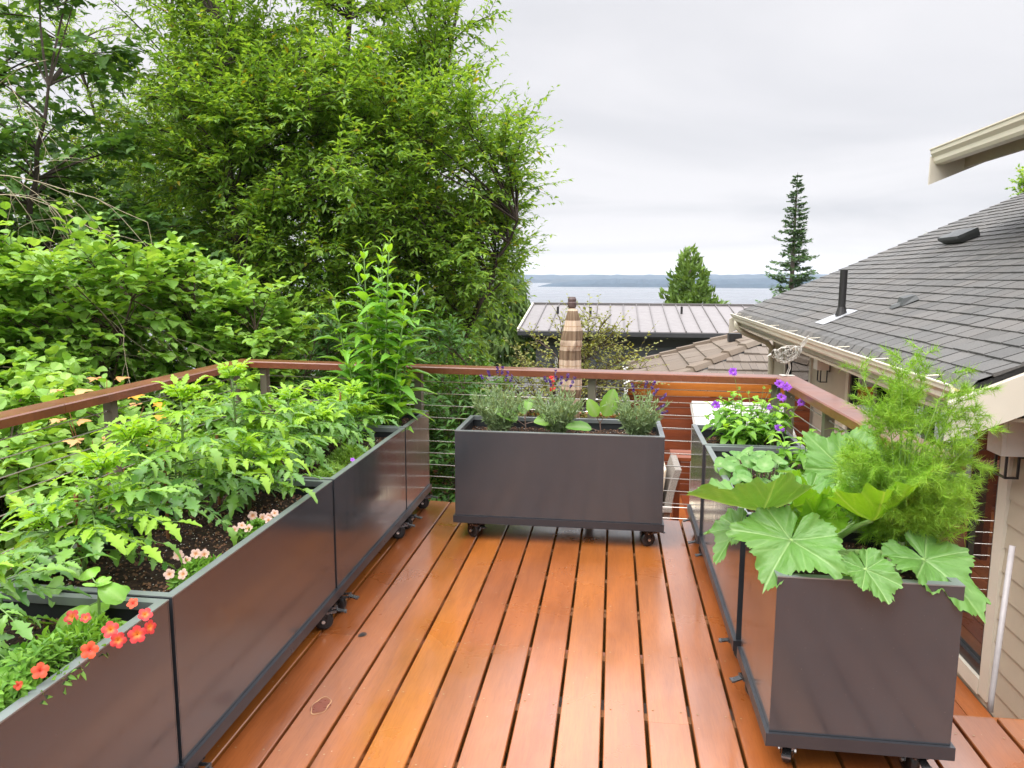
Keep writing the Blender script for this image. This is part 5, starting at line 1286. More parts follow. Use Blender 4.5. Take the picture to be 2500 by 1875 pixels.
# wire bird on the rail corner
def build_bird():
    r = np.random.default_rng(4); base = np.array((1.045, 4.725, .951)); t = thing('wire_bird', 'woven wire bird sculpture standing on the handrail corner', 'sculpture', tuple(base))
    c = base + (.005, 0, .135); ax = unit(np.array((1, .15, .38))); e1 = unit(np.cross(ax, (0, 0, 1))); e2 = np.cross(e1, ax); b = MB()
    def surf(u, a):      # pear shaped body, head towards -x
        s = math.sin(u); k = 1.0 + .22 * math.cos(u); return c + ax * (-.082 * math.cos(u)) + (e1 * math.cos(a) * .043 + e2 * math.sin(a) * .050) * s * (k if k < 1.3 else 1.3)
    for q in range(120):
        a0, u0 = r.uniform(0, 6.28), r.uniform(.25, 2.8); da, du = r.normal(0, 1.3), r.normal(0, .9); pts = [surf(min(3.0, max(.12, u0 + du * s)), a0 + da * s) * 1.0 + (c * 0) + r.normal(0, .0012, 3) for s in np.linspace(0, 1, 9)]
        b.tube(pts, .0016, 4, 0 if q % 4 else 1)
    b.build('body', [M['wire'], M['wiredark']], t)
    b = MB(); hc = c - ax * .070 + (-.012, 0, .022)
    for q in range(40):
        a0, u0 = r.uniform(0, 6.28), r.uniform(.2, 2.9); d0, d1 = r.normal(0, 1.4, 2)
        b.tube([hc + .029 * np.array((math.sin(u0 + d1 * s) * math.cos(a0 + d0 * s), math.sin(u0 + d1 * s) * math.sin(a0 + d0 * s), math.cos(u0 + d1 * s))) for s in np.linspace(0, 1, 7)], .0014, 4, 0 if q % 3 else 1)
    b.tube([hc + (-.026, -.004, -.002), hc + (-.040, -.006, -.010), hc + (-.052, -.008, -.018)], [.009, .006, .001], 8, 0); b.build('head', [M['wire'], M['wiredark']], t)
    b = MB(); tp = c + ax * .070
    for q in range(9):
        s = np.linspace(0, 1, 10); w = .011 * (1 + .2 * q / 9); ph = r.uniform(0, 6)
        b.tube([tp + (.048 * k + w * math.sin(k * 3.1) * math.cos(ph), w * math.sin(k * 3.1) * math.sin(ph), .085 * k) for k in s], .0014, 4)
    b.build('tail', M['wire'], t)
    for dy in (-.018, .018):
        b = MB(); b.tube([c + (.004, dy, -.045), c + (.012, dy, -.085), base + (.002, dy, .004)], [.0045, .003, .003], 6)
        for a in (2.6, 3.14, 3.7, 0): b.tube([base + (.002, dy, .003), base + (.002 + .042 * math.cos(a), dy + .042 * math.sin(a), .0025)], .003, 5)
        b.build('leg', [M['wire']], t)
build_bird()

# ------------------------------------------------------------------ neighbouring roofs
def build_brown():
    h = thing('tiled_roof_house', 'low building with a brown tiled hip roof behind the board fence', 'building', (3, 14, -3)); x0, y0, z0, s = .35, 11.95, -.34, .31; y1, xr = 16.0, 4.4
    zr = z0 + s * (xr - x0); r = np.random.default_rng(8)
    b = MB(); b.add([(x0, y0, z0 - .03), (xr, y0 + (xr - x0), zr - .03), (xr, y1, zr - .03), (x0, y1, z0 - .03)], [(3, 2, 1, 0)], 1)
    n_ = 12; cw = (xr - x0) / n_; ln = math.hypot(1, s)
    for c in range(n_):     # left face, courses run away from the camera
        xa = x0 + c * cw - .03; xb = xa + cw + .05; y = y0 + (xa - x0) - .02; 
        while y < y1:
            w = .38; ya = y; yb = min(y + w - .004, y1)
            fa = max(ya, y0 + (xa - x0)); h_ = .045 + r.normal(0, .004)
            yb2 = yb; ya2 = max(ya, y0 + (xb - x0) - .06)
            if yb > fa + .02 and yb2 > ya2: b.add([(xa, fa, z0 + s * (xa - x0) + h_), (xb, ya2, z0 + s * (xb - x0) + .008), (xb, yb2, z0 + s * (xb - x0) + .008), (xa, yb, z0 + s * (xa - x0) + h_), (xa, fa, z0 + s * (xa - x0) - .01), (xa, yb, z0 + s * (xa - x0) - .01), (xb, ya2, z0 + s * (xb - x0) - .03), (xb, yb2, z0 + s * (xb - x0) - .03)], [(0, 3, 2, 1), (4, 5, 3, 0), (4, 0, 1, 6), (5, 7, 2, 3)], 0)
            y += w
    for c in range(n_):     # front face, courses run across
        ya = y0 + c * cw - .03; yb = ya + cw + .05; x = x0 + (ya - y0)
        while x < 8.2:
            w = r.uniform(.10, .17); xa = x; xb = x + w - .004; f2 = max(xa, x0 + (yb - y0) - .05); h_ = .040 + r.normal(0, .004); x += w
            if xb < f2 + .01: continue
            za = z0 + s * (ya - y0); zb = z0 + s * (yb - y0)
            b.add([(xa, ya, za + h_), (xb, ya, za + h_), (xb, yb, zb + .008), (f2, yb, zb + .008), (xa, ya, za - .01), (xb, ya, za - .01)], [(0, 1, 2, 3), (4, 5, 1, 0)], 2)
    b.build('roof', [M['tile'], M['dark_under'], M['tile2']], h)
    b = MB()       # hip and verge caps
    for q in range(13):
        p = np.array((x0 - .05 + q * .33, y0 - .05 + q * .33, z0 + s * (q * .33 - .05) + .05)); d = np.array((1, 1, s)); e = p + unit(d) * .50 + (0, 0, -.035); cr = unit(np.cross(d, (0, 0, 1))); 
        ring = lambda c_, k: [c_ + cr * .13 * k - (0, 0, .03), c_ + cr * .07 * k + (0, 0, .045), c_ - cr * .07 * k + (0, 0, .045), c_ - cr * .13 * k - (0, 0, .03)]
        b.add(ring(p, 1.0) + ring(e, .9), [(0, 1, 5, 4), (1, 2, 6, 5), (2, 3, 7, 6), (0, 3, 2, 1), (4, 5, 6, 7)])
    for q in range(12):
        p = np.array((x0 - .06 + q * .34, y1 + .02, z0 + s * (q * .34 - .06) + .05)); e = p + unit(np.array((1, 0, s))) * .40 + (0, 0, -.03)
        b.add([p + (0, -.10, 0), p + (0, -.09, .05), p + (0, .09, .05), p + (0, .10, -.12), e + (0, -.10, 0), e + (0, -.09, .05), e + (0, .09, .05), e + (0, .10, -.12)], [(0, 4, 5, 1), (1, 5, 6, 2), (2, 6, 7, 3), (0, 1, 2, 3)])
    b.build('ridge_cap', M['tile'], h)
    b = MB(); b.box(x0 - .14, x0 - .02, y0, y1, z0 - .12, z0 + .0); b.build('gutter', M['lampglass'], h)
    b = MB(); b.box(x0 + .25, 8.2, y0 + .35, y1 - .1, -3.4, z0 - .06); b.build('wall', M['siding'], h)
    b = MB(); p = np.array((2.35, 15.2, z0 + s * 2.0 + .03)); b.box(p[0] - .12, p[0] + .12, p[1] - .12, p[1] + .12, p[2] - .03, p[2] + .13); b.build('roof_vent', M['vent'], h)
    b = MB(); p = np.array((2.95, 15.3, z0 + s * 2.6 + .02)); b.tube([p, p + (0, 0, .28)], .05, 10); b.add([p + (-.25, -.2, -.07), p + (.2, -.2, .07), p + (.2, .2, .07), p + (-.25, .2, -.07)], [(0, 1, 2, 3)]); b.build('vent_pipe', M['flash'], h)
build_brown()
def build_grey():
    h = thing('grey_house', 'charcoal clapboard house with a pale standing seam metal roof by the water', 'house', (3, 23, -4)); x0, x1, ye, yr, ze, zr = -2.62, 9.0, 21.0, 25.0, .02, .60
    b = MB(); v = [(x0, ye, ze), (x1, ye, ze), (x1, yr, zr), (x0, yr, zr), (x0, ye, ze - .06), (x1, ye, ze - .06), (x1, yr, zr - .06), (x0, yr, zr - .06)]
    b.add(v, [(0, 1, 2, 3), (4, 5, 1, 0), (0, 3, 7, 4), (1, 5, 6, 2), (2, 6, 7, 3), (7, 6, 5, 4)])
    b.add([(x0, yr + .01, zr), (x1, yr + .01, zr), (x1, yr + 4, ze), (x0, yr + 4, ze)], [(0, 1, 2, 3)])
    x = x0 + .02
    while x < x1: b.bar((x, ye - .01, ze + .02), (x, yr, zr + .02), .022, .04, mat=1); x += .415
    b.bar((x0, yr, zr + .03), (x1, yr, zr + .03), .16, .05, mat=1)
    b.bar((x0 - .02, ye, ze), (x0 - .02, yr, zr), .05, .10, mat=2)
    b.build('roof', [M['metalroof'], M['seam'], M['trim']], h)
    b = MB(); b.box(x0 - .02, x1, ye - .10, ye - .001, ze - .13, ze - .02); b.build('gutter', M['greyeave'], h)
    b = MB(); b.box(x0 + .1, x1, ye, ye + .4, ze - .20, ze - .085); b.build('soffit', M['greyeave'], h)
    b = MB(); z = -4.5
    while z < ze - .2:
        b.add([(x0 + .45, ye + .386, z), (x1, ye + .386, z), (x1, ye + .40, min(z + .165, ze - .2)), (x0 + .45, ye + .40, min(z + .165, ze - .2)), (x0 + .45, ye + .402, z), (x1, ye + .402, z)], [(0, 1, 2, 3), (4, 5, 1, 0)]); z += .165
    b.box(x0 + .45, x1, ye + .41, yr + 3.5, -6.5, ze - .2); b.build('wall', M['greywall'], h)
    b = MB(); b.box(x0 + .45, x1, ye + .36, ye + .384, ze - .45, ze - .2); b.build('frieze', M['greyeave'], h)
    f = MB(); f.box(-1.62, -1.44, ye + .34, ye + .38, -1.9, -.75); f = f.build('window', M['white'], h); b = MB(); b.box(-1.59, -1.47, ye + .335, ye + .339, -1.85, -.80); b.build('pane', M['lampglass'], f)
    for (x, y) in ((-1.70, 23.4), (-.70, 23.4), (2.05, 23.6)):
        z = ze + (zr - ze) * (y - ye) / (yr - ye); b = MB(); b.tube([(x, y, z - .02), (x, y, z + .22)], .035, 8); b.build('vent_pipe', M['vent'], h)
build_grey()
def build_shed():
    h = thing('garden_shed', 'small shed with a grey shingle roof below the railing', 'shed', (-1.5, 13, -3.2)); x0, x1, ya, yb, za, zb = -2.35, -.75, 11.8, 14.0, -1.0, -.36; b = MB(); r = np.random.default_rng(2)
    b.add([(x0, ya, za - .02), (x1, ya, za - .02), (x1, yb, zb - .02), (x0, yb, zb - .02)], [(0, 1, 2, 3)], 1); n_ = 20
    for c in range(n_):
        y = ya + (yb - ya) * c / n_; y2 = ya + (yb - ya) * (c + 1.3) / n_; za_ = za + (zb - za) * c / n_; zb_ = za + (zb - za) * (c + 1.3) / n_; x = x0
        while x < x1 - .01:
            w = r.uniform(.14, .2); xe = min(x + w - .004, x1); b.add([(x, y, za_ + .016), (xe, y, za_ + .016), (xe, min(y2, yb), zb_ + .003), (x, min(y2, yb), zb_ + .003), (x, y, za_), (xe, y, za_)], [(0, 1, 2, 3), (4, 5, 1, 0)]); x += w
    b.build('roof', [M['shedroof'], M['dark_under']], h)
    b = MB(); b.box(x0 + .12, x1 - .12, ya + .15, yb - .1, -3.4, za - .04); b.build('wall', M['greywall'], h)
    b = MB(); b.box(-1.95, -1.55, 13.78, 13.98, -.42, -.30); b.build('skylight', M['white'], h)
build_shed()

# ------------------------------------------------------------------ trees and shrubs
def ellips(r, n, els, shell=.55):
    """random points in a union of ellipsoids (cx, cy, cz, rx, ry, rz, weight), more of them near the surface"""
    w = np.array([e[6] for e in els], float); k = r.choice(len(els), n, p=w / w.sum()); E_ = np.array(els)[k]
    d = unit(r.normal(0, 1, (n, 3))); rad = shell + (1 - shell) * r.uniform(0, 1, n) ** .6
    rad = np.where(r.random(n) < .25, r.uniform(.1, 1, n), rad)
    return E_[:, :3] + d * E_[:, 3:6] * rad[:, None], d
def bez(p0, p1, p2, n=6):
    s = np.linspace(0, 1, n)[:, None]; return (1 - s) ** 2 * p0 + 2 * s * (1 - s) * p1 + s ** 2 * p2
def tree(name, label, cat, base, stems, els, nb, ntw, leaf, Ls, mat, seed, tw_len=(.35, .75), nl=10, lw=1.0, droop=.3, group=None, bark='trunk', r0=.14, flat=.0, updir=.35, tmpl=LANCE, brad=.012, zmin=None, shell=.55, lspread=.8, nrand=.38):
    """trunk(s), limbs reaching into the crown volume, twigs on the limbs, leaves on the twigs"""
    r = np.random.default_rng(seed); base = np.array(base, float); t = thing(name, label, cat, tuple(base), group); ws, fo = MB(), MB(); SP = []
    for st in stems:
        pts = np.array([base + (st[0] * .3, st[1] * .3, 0)] + [base + np.array(q) for q in st[2]]); k = 14; s = np.linspace(0, 1, k) * (len(pts) - 1); i = np.minimum(len(pts) - 2, s.astype(int)); f = (s - i)[:, None]
        path = pts[i] * (1 - f) + pts[i + 1] * f + r.normal(0, .03, (k, 3)) * np.linspace(0, 1, k)[:, None]
        ws.tube(path, np.linspace(r0, r0 * .18, k) * st[3], 8); SP.append(path)
    SPc = np.concatenate(SP); T, dirs = ellips(r, nb, els, shell); TP, TD, TL = [], [], []
    for q in range(nb):
        tg = T[q]
        if zmin is not None and tg[2] < zmin: continue
        hz = np.hypot(SPc[:, 0] - tg[0], SPc[:, 1] - tg[1]); cost = hz + np.abs(SPc[:, 2] - (tg[2] - .35 * hz - .2)) * .8 + r.uniform(0, .3, len(SPc)); a = SPc[np.argmin(cost)]
        L = np.linalg.norm(tg - a); mid = a * .45 + tg * .55 + np.array((0, 0, .12 * L)) + r.normal(0, .06 * L, 3); path = bez(a, mid, tg, 7); ws.tube(path, np.linspace(brad * (1 + L * .35), .004, 7), 4, 0, False)
        k = max(3, int(ntw * min(1.6, .4 + L / 2.2))); s = 1 - r.uniform(0, 1, k) ** 1.4 * .75; s = s * 5.999; i = np.minimum(5, s.astype(int)); P_ = path[i] + (path[i + 1] - path[i]) * (s - i)[:, None]; d = unit(path[-1] - path[-3])
        dd = unit(d * .8 + dirs[q] * .5 + r.normal(0, .75, (k, 3)) * (1, 1, 1 - flat) + np.array((0, 0, updir)))
        TP.append(P_); TD.append(dd); TL.append(r.uniform(*tw_len, k))
    TP, TD, TL = np.concatenate(TP), np.concatenate(TD), np.concatenate(TL); n = len(TP)
    # twigs: two straight pieces, bent by the droop
    D2 = unit(TD + np.array((0, 0, -droop))); m1 = TP + TD * TL[:, None] * .5; m2 = m1 + D2 * TL[:, None] * .5
    A = unit(np.cross(TD, (.3, .2, 1.0))) * .0045; B_ = np.cross(TD, A / .0045) * .0045
    V = np.stack([TP + A, TP - A * .5 + B_ * .87, TP - A * .5 - B_ * .87, m1 + A * .6, m1 - A * .3 + B_ * .5, m1 - A * .3 - B_ * .5, m2], 1).reshape(-1, 3); o = (np.arange(n) * 7)[:, None, None]
    ws.add(V, (np.array([(0, 1, 4, 3), (1, 2, 5, 4), (2, 0, 3, 5)])[None] + o).reshape(-1, 4)); ws.F.append(((np.array([(3, 4, 6), (4, 5, 6), (5, 3, 6)])[None] + o).reshape(-1, 3) + ws.n - len(V), 0))
    # leaves alternate along the twigs
    s = np.tile((np.arange(nl) + .6) / nl, (n, 1)) + r.uniform(-.04, .04, (n, nl)); s = np.clip(s, .08, 1)
    P1 = np.where((s < .5)[..., None], TP[:, None] + TD[:, None] * (s * TL[:, None])[..., None], m1[:, None] + D2[:, None] * ((s - .5) * TL[:, None])[..., None])
    td = np.where((s < .5)[..., None], TD[:, None], D2[:, None]); sd = unit(np.cross(td, (0, 0, 1.0))) * np.where(np.arange(nl) % 2 == 0, 1, -1)[None, :, None]
    LD = unit(td * (.55 + .7 * s[..., None] ** 3) + sd * lspread + r.normal(0, .30, td.shape) + np.array((0, 0, .02 if nrand > .3 else -.10))); LN = np.cross(LD, np.cross(np.array((0, 0, 1.0)), LD)) + r.normal(0, nrand, td.shape)
    sz = leaf * r.uniform(Ls[0], Ls[1], (n, nl)) * (1 - .35 * s ** 4)
    fo.leaves(tmpl, P1.reshape(-1, 3), LD.reshape(-1, 3), LN.reshape(-1, 3), sz.ravel(), 0, W=lw)
    ws.build('trunk', M[bark], t); fo.build('crown', mat if not isinstance(mat, str) else M[mat], t)
    return t

# the big willow-leaved tree that fills the left half of the view
tree('willow_tree', 'big slender leaved tree filling the view left of the open sky', 'tree', (-4.4, 11.4, -3.3),
     [(0, 0, [(0.1, 0, 3.2), (.25, .1, 6.2), (.5, .2, 10.6)], 1.0), (.8, .2, [(.9, 0, 3.0), (1.5, -.1, 6.0), (2.1, 0, 8.8)], .8), (-.9, 0, [(-.9, .1, 3.2), (-1.3, .1, 6.2), (-1.5, .2, 10)], .8), (1.3, -.3, [(1.6, -.5, 2.6), (2.5, -.8, 4.4), (3.1, -.9, 5.6)], .55), (-.3, -.8, [(-.4, -1.2, 3), (-.6, -1.7, 5.6), (-.6, -1.9, 8)], .7)],
     [(-4.3, 11.2, 5.2, 2.5, 2.0, 2.2, 1.1), (-3.1, 11.0, 3.3, 1.9, 1.8, 1.5, .95), (-2.55, 10.9, 1.75, 1.35, 1.5, 1.1, .6), (-5.8, 11.0, 3.0, 1.7, 1.9, 2.0, .8), (-4.4, 10.2, 1.4, 2.2, 1.4, 1.6, 1.0), (-3.7, 9.9, 2.9, 1.7, 1.2, 1.6, .75), (-4.7, 11.6, 8.0, 1.9, 1.9, 1.6, .35), (-5.0, 10.0, 3.7, 1.4, 1.1, 1.4, .5), (-3.2, 10.4, .1, 1.6, 1.0, 1.1, .5)],
     760, 15, .128, (.75, 1.2), 'willow', 101, tw_len=(.34, .85), nl=13, lw=1.15, droop=.18, r0=.15, updir=.42)
tree('willow_tree', 'thin tree with bare dark stems and sky showing through, left of the big tree', 'tree', (-8.9, 14.6, -3.4),
     [(0, 0, [(.0, 0, 4), (.2, 0, 7.5), (.3, 0, 12)], .8), (.6, 0, [(.5, 0, 4), (1.2, 0, 7.5), (1.8, 0, 12)], .7), (-.5, 0, [(-.4, 0, 4), (-1.4, 0, 7.6), (-2.4, 0, 11)], .6), (1.0, 0, [(1.2, 0, 3), (2.6, -.2, 7), (3.6, -.2, 11)], .5)],
     [(-8.9, 14.4, 7.4, 3.6, 2.0, 3.0, 1.0), (-9.6, 14.2, 4.2, 2.4, 1.5, 1.5, .5), (-7.4, 13.6, 3.2, 2.0, 1.6, 1.6, .75), (-8.6, 13.2, 1.6, 2.4, 1.4, 1.4, .8)],
     250, 11, .125, (.75, 1.2), 'willow2', 102, tw_len=(.35, .8), nl=12, lw=1.05, droop=.18, r0=.13, updir=.42, shell=.35)
# five lobed maple leaf for the dark tree at the left edge
def maple_leaf():
    pts = []
    for a, rd in ((180, .10), (150, .42), (128, .62), (112, .40), (88, .62), (72, .86), (58, .50), (40, .62), (24, .62), (14, .80), (0, 1.05), (-14, .80), (-24, .62), (-40, .62), (-58, .50), (-72, .86), (-88, .62), (-112, .40), (-128, .62), (-150, .42)):
        q = math.radians(a); pts.append((rd * math.sin(q) * .62, .40 + rd * math.cos(q) * .60, -.12 * rd * rd + .05 * math.cos(3 * q)))
    v = np.array([(0, .38, .03)] + pts); n = len(pts); return v, np.array([(0, 1 + i, 1 + (i + 1) % n) for i in range(n)])[:, ::-1]
MAPLE = maple_leaf()
tree('maple_tree', 'dark broad leaved maple at the left edge of the picture', 'tree', (-8.6, 9.6, -3.3), [(0, 0, [(0, 0, 3), (.2, -.2, 6), (.4, -.3, 10)], 1.0), (.5, -.3, [(.8, -.6, 3), (1.5, -1, 5.5), (2.0, -1.2, 7)], .6)],
     [(-7.9, 9.2, 4.4, 1.7, 1.4, 2.2, 1.0), (-7.2, 8.9, 2.3, 1.9, 1.2, 1.2, .9), (-6.4, 9.0, 1.6, 1.3, .9, .9, .6), (-7.6, 9.2, 7.0, 1.5, 1.4, 1.5, .4)],
     130, 8, .20, (.7, 1.15), 'maple', 103, tw_len=(.3, .6), nl=7, lw=1.05, droop=.6, r0=.14, tmpl=MAPLE, lspread=.9)
# hazel thicket: three bushes by the long railing
HZ = 'hazel bushes outside the long railing'
tree('hazel_bush', 'bright green hazel bush, the highest one at the left edge above the handrail', 'bush', (-5.6, 6.0, -3.2), [(0, 0, [(.0, 0, 2), (.1, .0, 3.6), (.1, 0, 5.0)], .6), (.4, .2, [(.5, .2, 2), (1.0, .3, 3.4), (1.3, .4, 4.8)], .5), (-.3, .3, [(-.4, .3, 2), (-.7, .4, 4.4)], .5)],
     [(-5.5, 6.0, .9, 1.15, 1.1, .95, 1.0), (-4.7, 6.3, 1.3, .75, .7, .55, .6), (-5.2, 5.6, -.3, 1.3, 1.1, .9, .9), (-4.6, 5.4, -.8, .9, 1.0, .8, .6), (-5.2, 5.0, .5, .9, .8, .6, .7)], 330, 10, .118, (.65, 1.2), 'hazel', 111, tw_len=(.22, .48), nl=8, lw=1.0, droop=.35, r0=.07, flat=.45, updir=.2, tmpl=ROUND, group=HZ, nrand=.26, bark='twig', brad=.007)
tree('hazel_bush', 'hazel bush with two pale topped tufts standing above the handrail corner', 'bush', (-4.2, 7.2, -3.2), [(0, 0, [(.0, 0, 2), (.0, .0, 3.4), (.05, -.1, 4.9)], .6), (.3, -.2, [(.4, -.2, 2), (.7, -.2, 3.4), (.8, -.2, 4.5)], .5), (-.4, 0, [(-.5, 0, 2.4), (-.8, 0, 3.8)], .5)],
     [(-4.15, 7.1, 1.30, .50, .5, .42, .45), (-3.55, 7.1, .95, .45, .5, .40, .40), (-4.1, 6.9, .35, 1.0, .8, .75, 1.0), (-3.7, 6.6, -.4, .9, .8, .7, .9), (-4.3, 6.4, -.9, 1.0, .8, .6, .6)], 290, 10, .110, (.65, 1.2), 'hazel', 112, tw_len=(.2, .42), nl=8, lw=1.0, droop=.35, r0=.07, flat=.45, updir=.2, tmpl=ROUND, group=HZ, nrand=.26, bark='twig', brad=.007)
tree('hazel_bush', 'low hazel bush seen through and under the cables of the long railing', 'bush', (-4.0, 4.3, -3.2), [(0, 0, [(.0, 0, 2), (.1, .0, 3.4)], .6), (.3, .6, [(.3, .8, 2), (.5, 1.0, 3.4)], .5), (-.2, -.8, [(-.2, -1, 2), (-.3, -1.2, 3.0)], .5)],
     [(-4.05, 4.5, .15, .80, 1.4, .62, 1.0), (-4.3, 3.2, -.1, .8, 1.1, .6, .8), (-3.7, 5.2, -.25, .65, .9, .62, .7), (-3.6, 4.0, -.9, .6, 1.3, .5, .6)], 330, 10, .108, (.65, 1.2), 'hazel', 113, tw_len=(.2, .42), nl=8, lw=1.0, droop=.4, r0=.07, flat=.45, updir=.15, tmpl=ROUND, group=HZ, nrand=.26, bark='twig', brad=.007)
def sapling():
    r = np.random.default_rng(12); t = thing('maple_sapling', 'maple sapling with pink and orange leaves just above the long handrail', 'tree', (-3.35, 4.4, -3.3)); ws, fo = MB(), MB()
    tops = [(-3.46, 4.35, .80), (-3.30, 4.55, .86), (-3.2, 4.5, .74), (-3.40, 4.3, .62), (-3.15, 4.7, .66), (-3.25, 4.3, .5), (-3.0, 4.6, .42), (-3.05, 4.9, .55)]
    for q in tops:
        q = np.array(q); ws.tube(bez(np.array((-3.35, 4.4, -3.3 if q[2] > .84 else -.6)), np.array((-3.33, 4.45, -.1)), q, 9), np.linspace(.012 if q[2] > .84 else .005, .002, 9), 5)
        for i in range(2):
            a = i * 2.6 + r.uniform(0, 1); d = np.array((math.cos(a), math.sin(a), .1)); fo.leaves((MAPLE[0], MAPLE[1]), [q + d * .03 - (0, 0, .04 * (i > 1))], [d], [(0, -.2, 1)], [r.uniform(.10, .15)])
    ws.build('trunk', M['redstem'], t); fo.build('crown', M['mapleor'], t)
sapling()
def bare_shrub():
    r = np.random.default_rng(33); base = np.array((-6.4, 6.6, -3.3)); t = thing('bare_branched_shrub', 'leafless pale branches arching in from the left edge before the maple', 'shrub', tuple(base)); b = MB()
    trunk = np.array([base, base + (.05, 0, 2.4), base + (.15, -.05, 4.2), base + (.1, -.1, 6.2)]); b.tube(bez(trunk[0], trunk[1], trunk[3], 9), np.linspace(.05, .015, 9), 6)
    def br(p, d, L, rad, lvl):
        k = 8; pts = [p]; dd = unit(d)
        for i in range(k): dd = unit(dd + r.normal(0, .13, 3) + np.array((0, 0, -.05 if lvl < 2 else -.09))); pts.append(pts[-1] + dd * L / k)
        pts = np.array(pts); b.tube(pts, np.linspace(rad, rad * .35, k + 1), 4, 0, False)
        if lvl < 3:
            for i in range(2, k + 1):
                for q in range(1 if lvl else 2):
                    if r.random() < .55: br(pts[i], unit(unit(pts[i] - pts[i - 1]) + r.normal(0, .55, 3)), L * r.uniform(.35, .6), rad * .5, lvl + 1)
    for z, L in ((3.6, 1.9), (4.2, 2.2), (4.7, 2.4), (5.2, 2.3), (5.7, 2.0), (6.1, 1.8), (4.4, 1.7), (5.5, 1.6)):
        br(base + (.1, -.05, z), np.array((1, r.uniform(-.35, .1), r.uniform(-.05, .55))), L, .0065, 1)
    b.build('branches', M['paletwig'], t)
bare_shrub()
# shrubs behind the far railing
SG = 'green shrubs beyond the far railing'
tree('lance_shrub', 'dark lance leaved shrub behind the tall leafy stems', 'shrub', (-2.35, 8.2, -3.3), [(0, 0, [(0, 0, 2), (0, 0, 4)], .5), (.4, 0, [(.5, 0, 2), (.7, 0, 3.8)], .5)], [(-2.3, 8.1, .35, .85, .6, .70, 1.0), (-2.6, 7.8, -.7, 1.0, .6, .8, .9), (-1.7, 8.0, -.6, .6, .5, .8, .7)], 150, 9, .14, (.7, 1.2), 'shrub2', 121, tw_len=(.25, .5), nl=9, lw=1.0, droop=.4, r0=.05, tmpl=LANCE, group=SG, bark='twig', brad=.006)
tree('lance_shrub', 'mid green shrub between the tall stems and the grey house', 'shrub', (-1.95, 9.6, -3.3), [(0, 0, [(0, 0, 2), (0, 0, 3.8)], .5)], [(-1.95, 9.5, -.05, .60, .6, .62, 1.0), (-2.1, 9.4, -1.0, .8, .6, .7, .8)], 110, 9, .10, (.7, 1.2), 'shrub', 122, tw_len=(.2, .42), nl=9, lw=1.4, droop=.3, r0=.05, group=SG, bark='twig', brad=.006)
tree('lance_shrub', 'dark shrub filling the corner behind the handrail bend', 'shrub', (-3.4, 7.9, -3.3), [(0, 0, [(0, 0, 2), (0, 0, 4)], .5)], [(-3.3, 7.9, .2, .8, .6, .8, 1.0), (-3.1, 7.2, -.7, .8, .6, .8, 1.0)], 130, 9, .13, (.7, 1.2), 'shrub2', 123, tw_len=(.25, .5), nl=9, lw=1.1, droop=.4, r0=.05, group=SG, bark='twig', brad=.006)
tree('lance_shrub', 'yellow flecked garden shrub below the terrace railing', 'shrub', (-2.5, 11.0, -3.3), [(0, 0, [(0, 0, 1.4), (0, 0, 2.3)], .5)], [(-2.5, 10.9, -1.0, .9, .5, .6, 1.0), (-1.6, 10.8, -1.2, .8, .4, .5, .6)], 90, 9, .09, (.7, 1.2), leafmat('flecked_shrub_leaf', (.10, .22, .03), (.30, .42, .06), .3, .5, extra=(.62, .42, .16), p_extra=.12), 124, tw_len=(.2, .4), nl=9, lw=1.8, droop=.2, r0=.04, group=SG, bark='twig', brad=.006)
tree('sparse_tree', 'small open tree with yellow green speckled leaves around the closed umbrella', 'tree', (-.75, 9.3, -3.3), [(0, 0, [(.0, 0, 2), (.02, 0, 3.4), (.15, 0, 4.2)], .30), (.1, 0, [(.15, 0, 2.4), (.40, .1, 3.9)], .25), (-.1, 0, [(-.1, .1, 2.2), (-.25, .2, 3.3)], .22)],
     [(-.65, 9.3, .15, .95, .6, .72, 1.0), (-1.25, 9.4, -.25, .7, .5, .5, .6), (-.3, 9.3, .75, .5, .4, .5, .45), (.05, 9.3, .35, .5, .4, .4, .35), (-.7, 9.3, -.8, .9, .5, .5, .6)], 190, 8, .055, (.7, 1.2), 'sparse', 131, tw_len=(.22, .5), nl=9, lw=1.9, droop=.25, r0=.10, bark='twig', brad=.005, shell=.4)

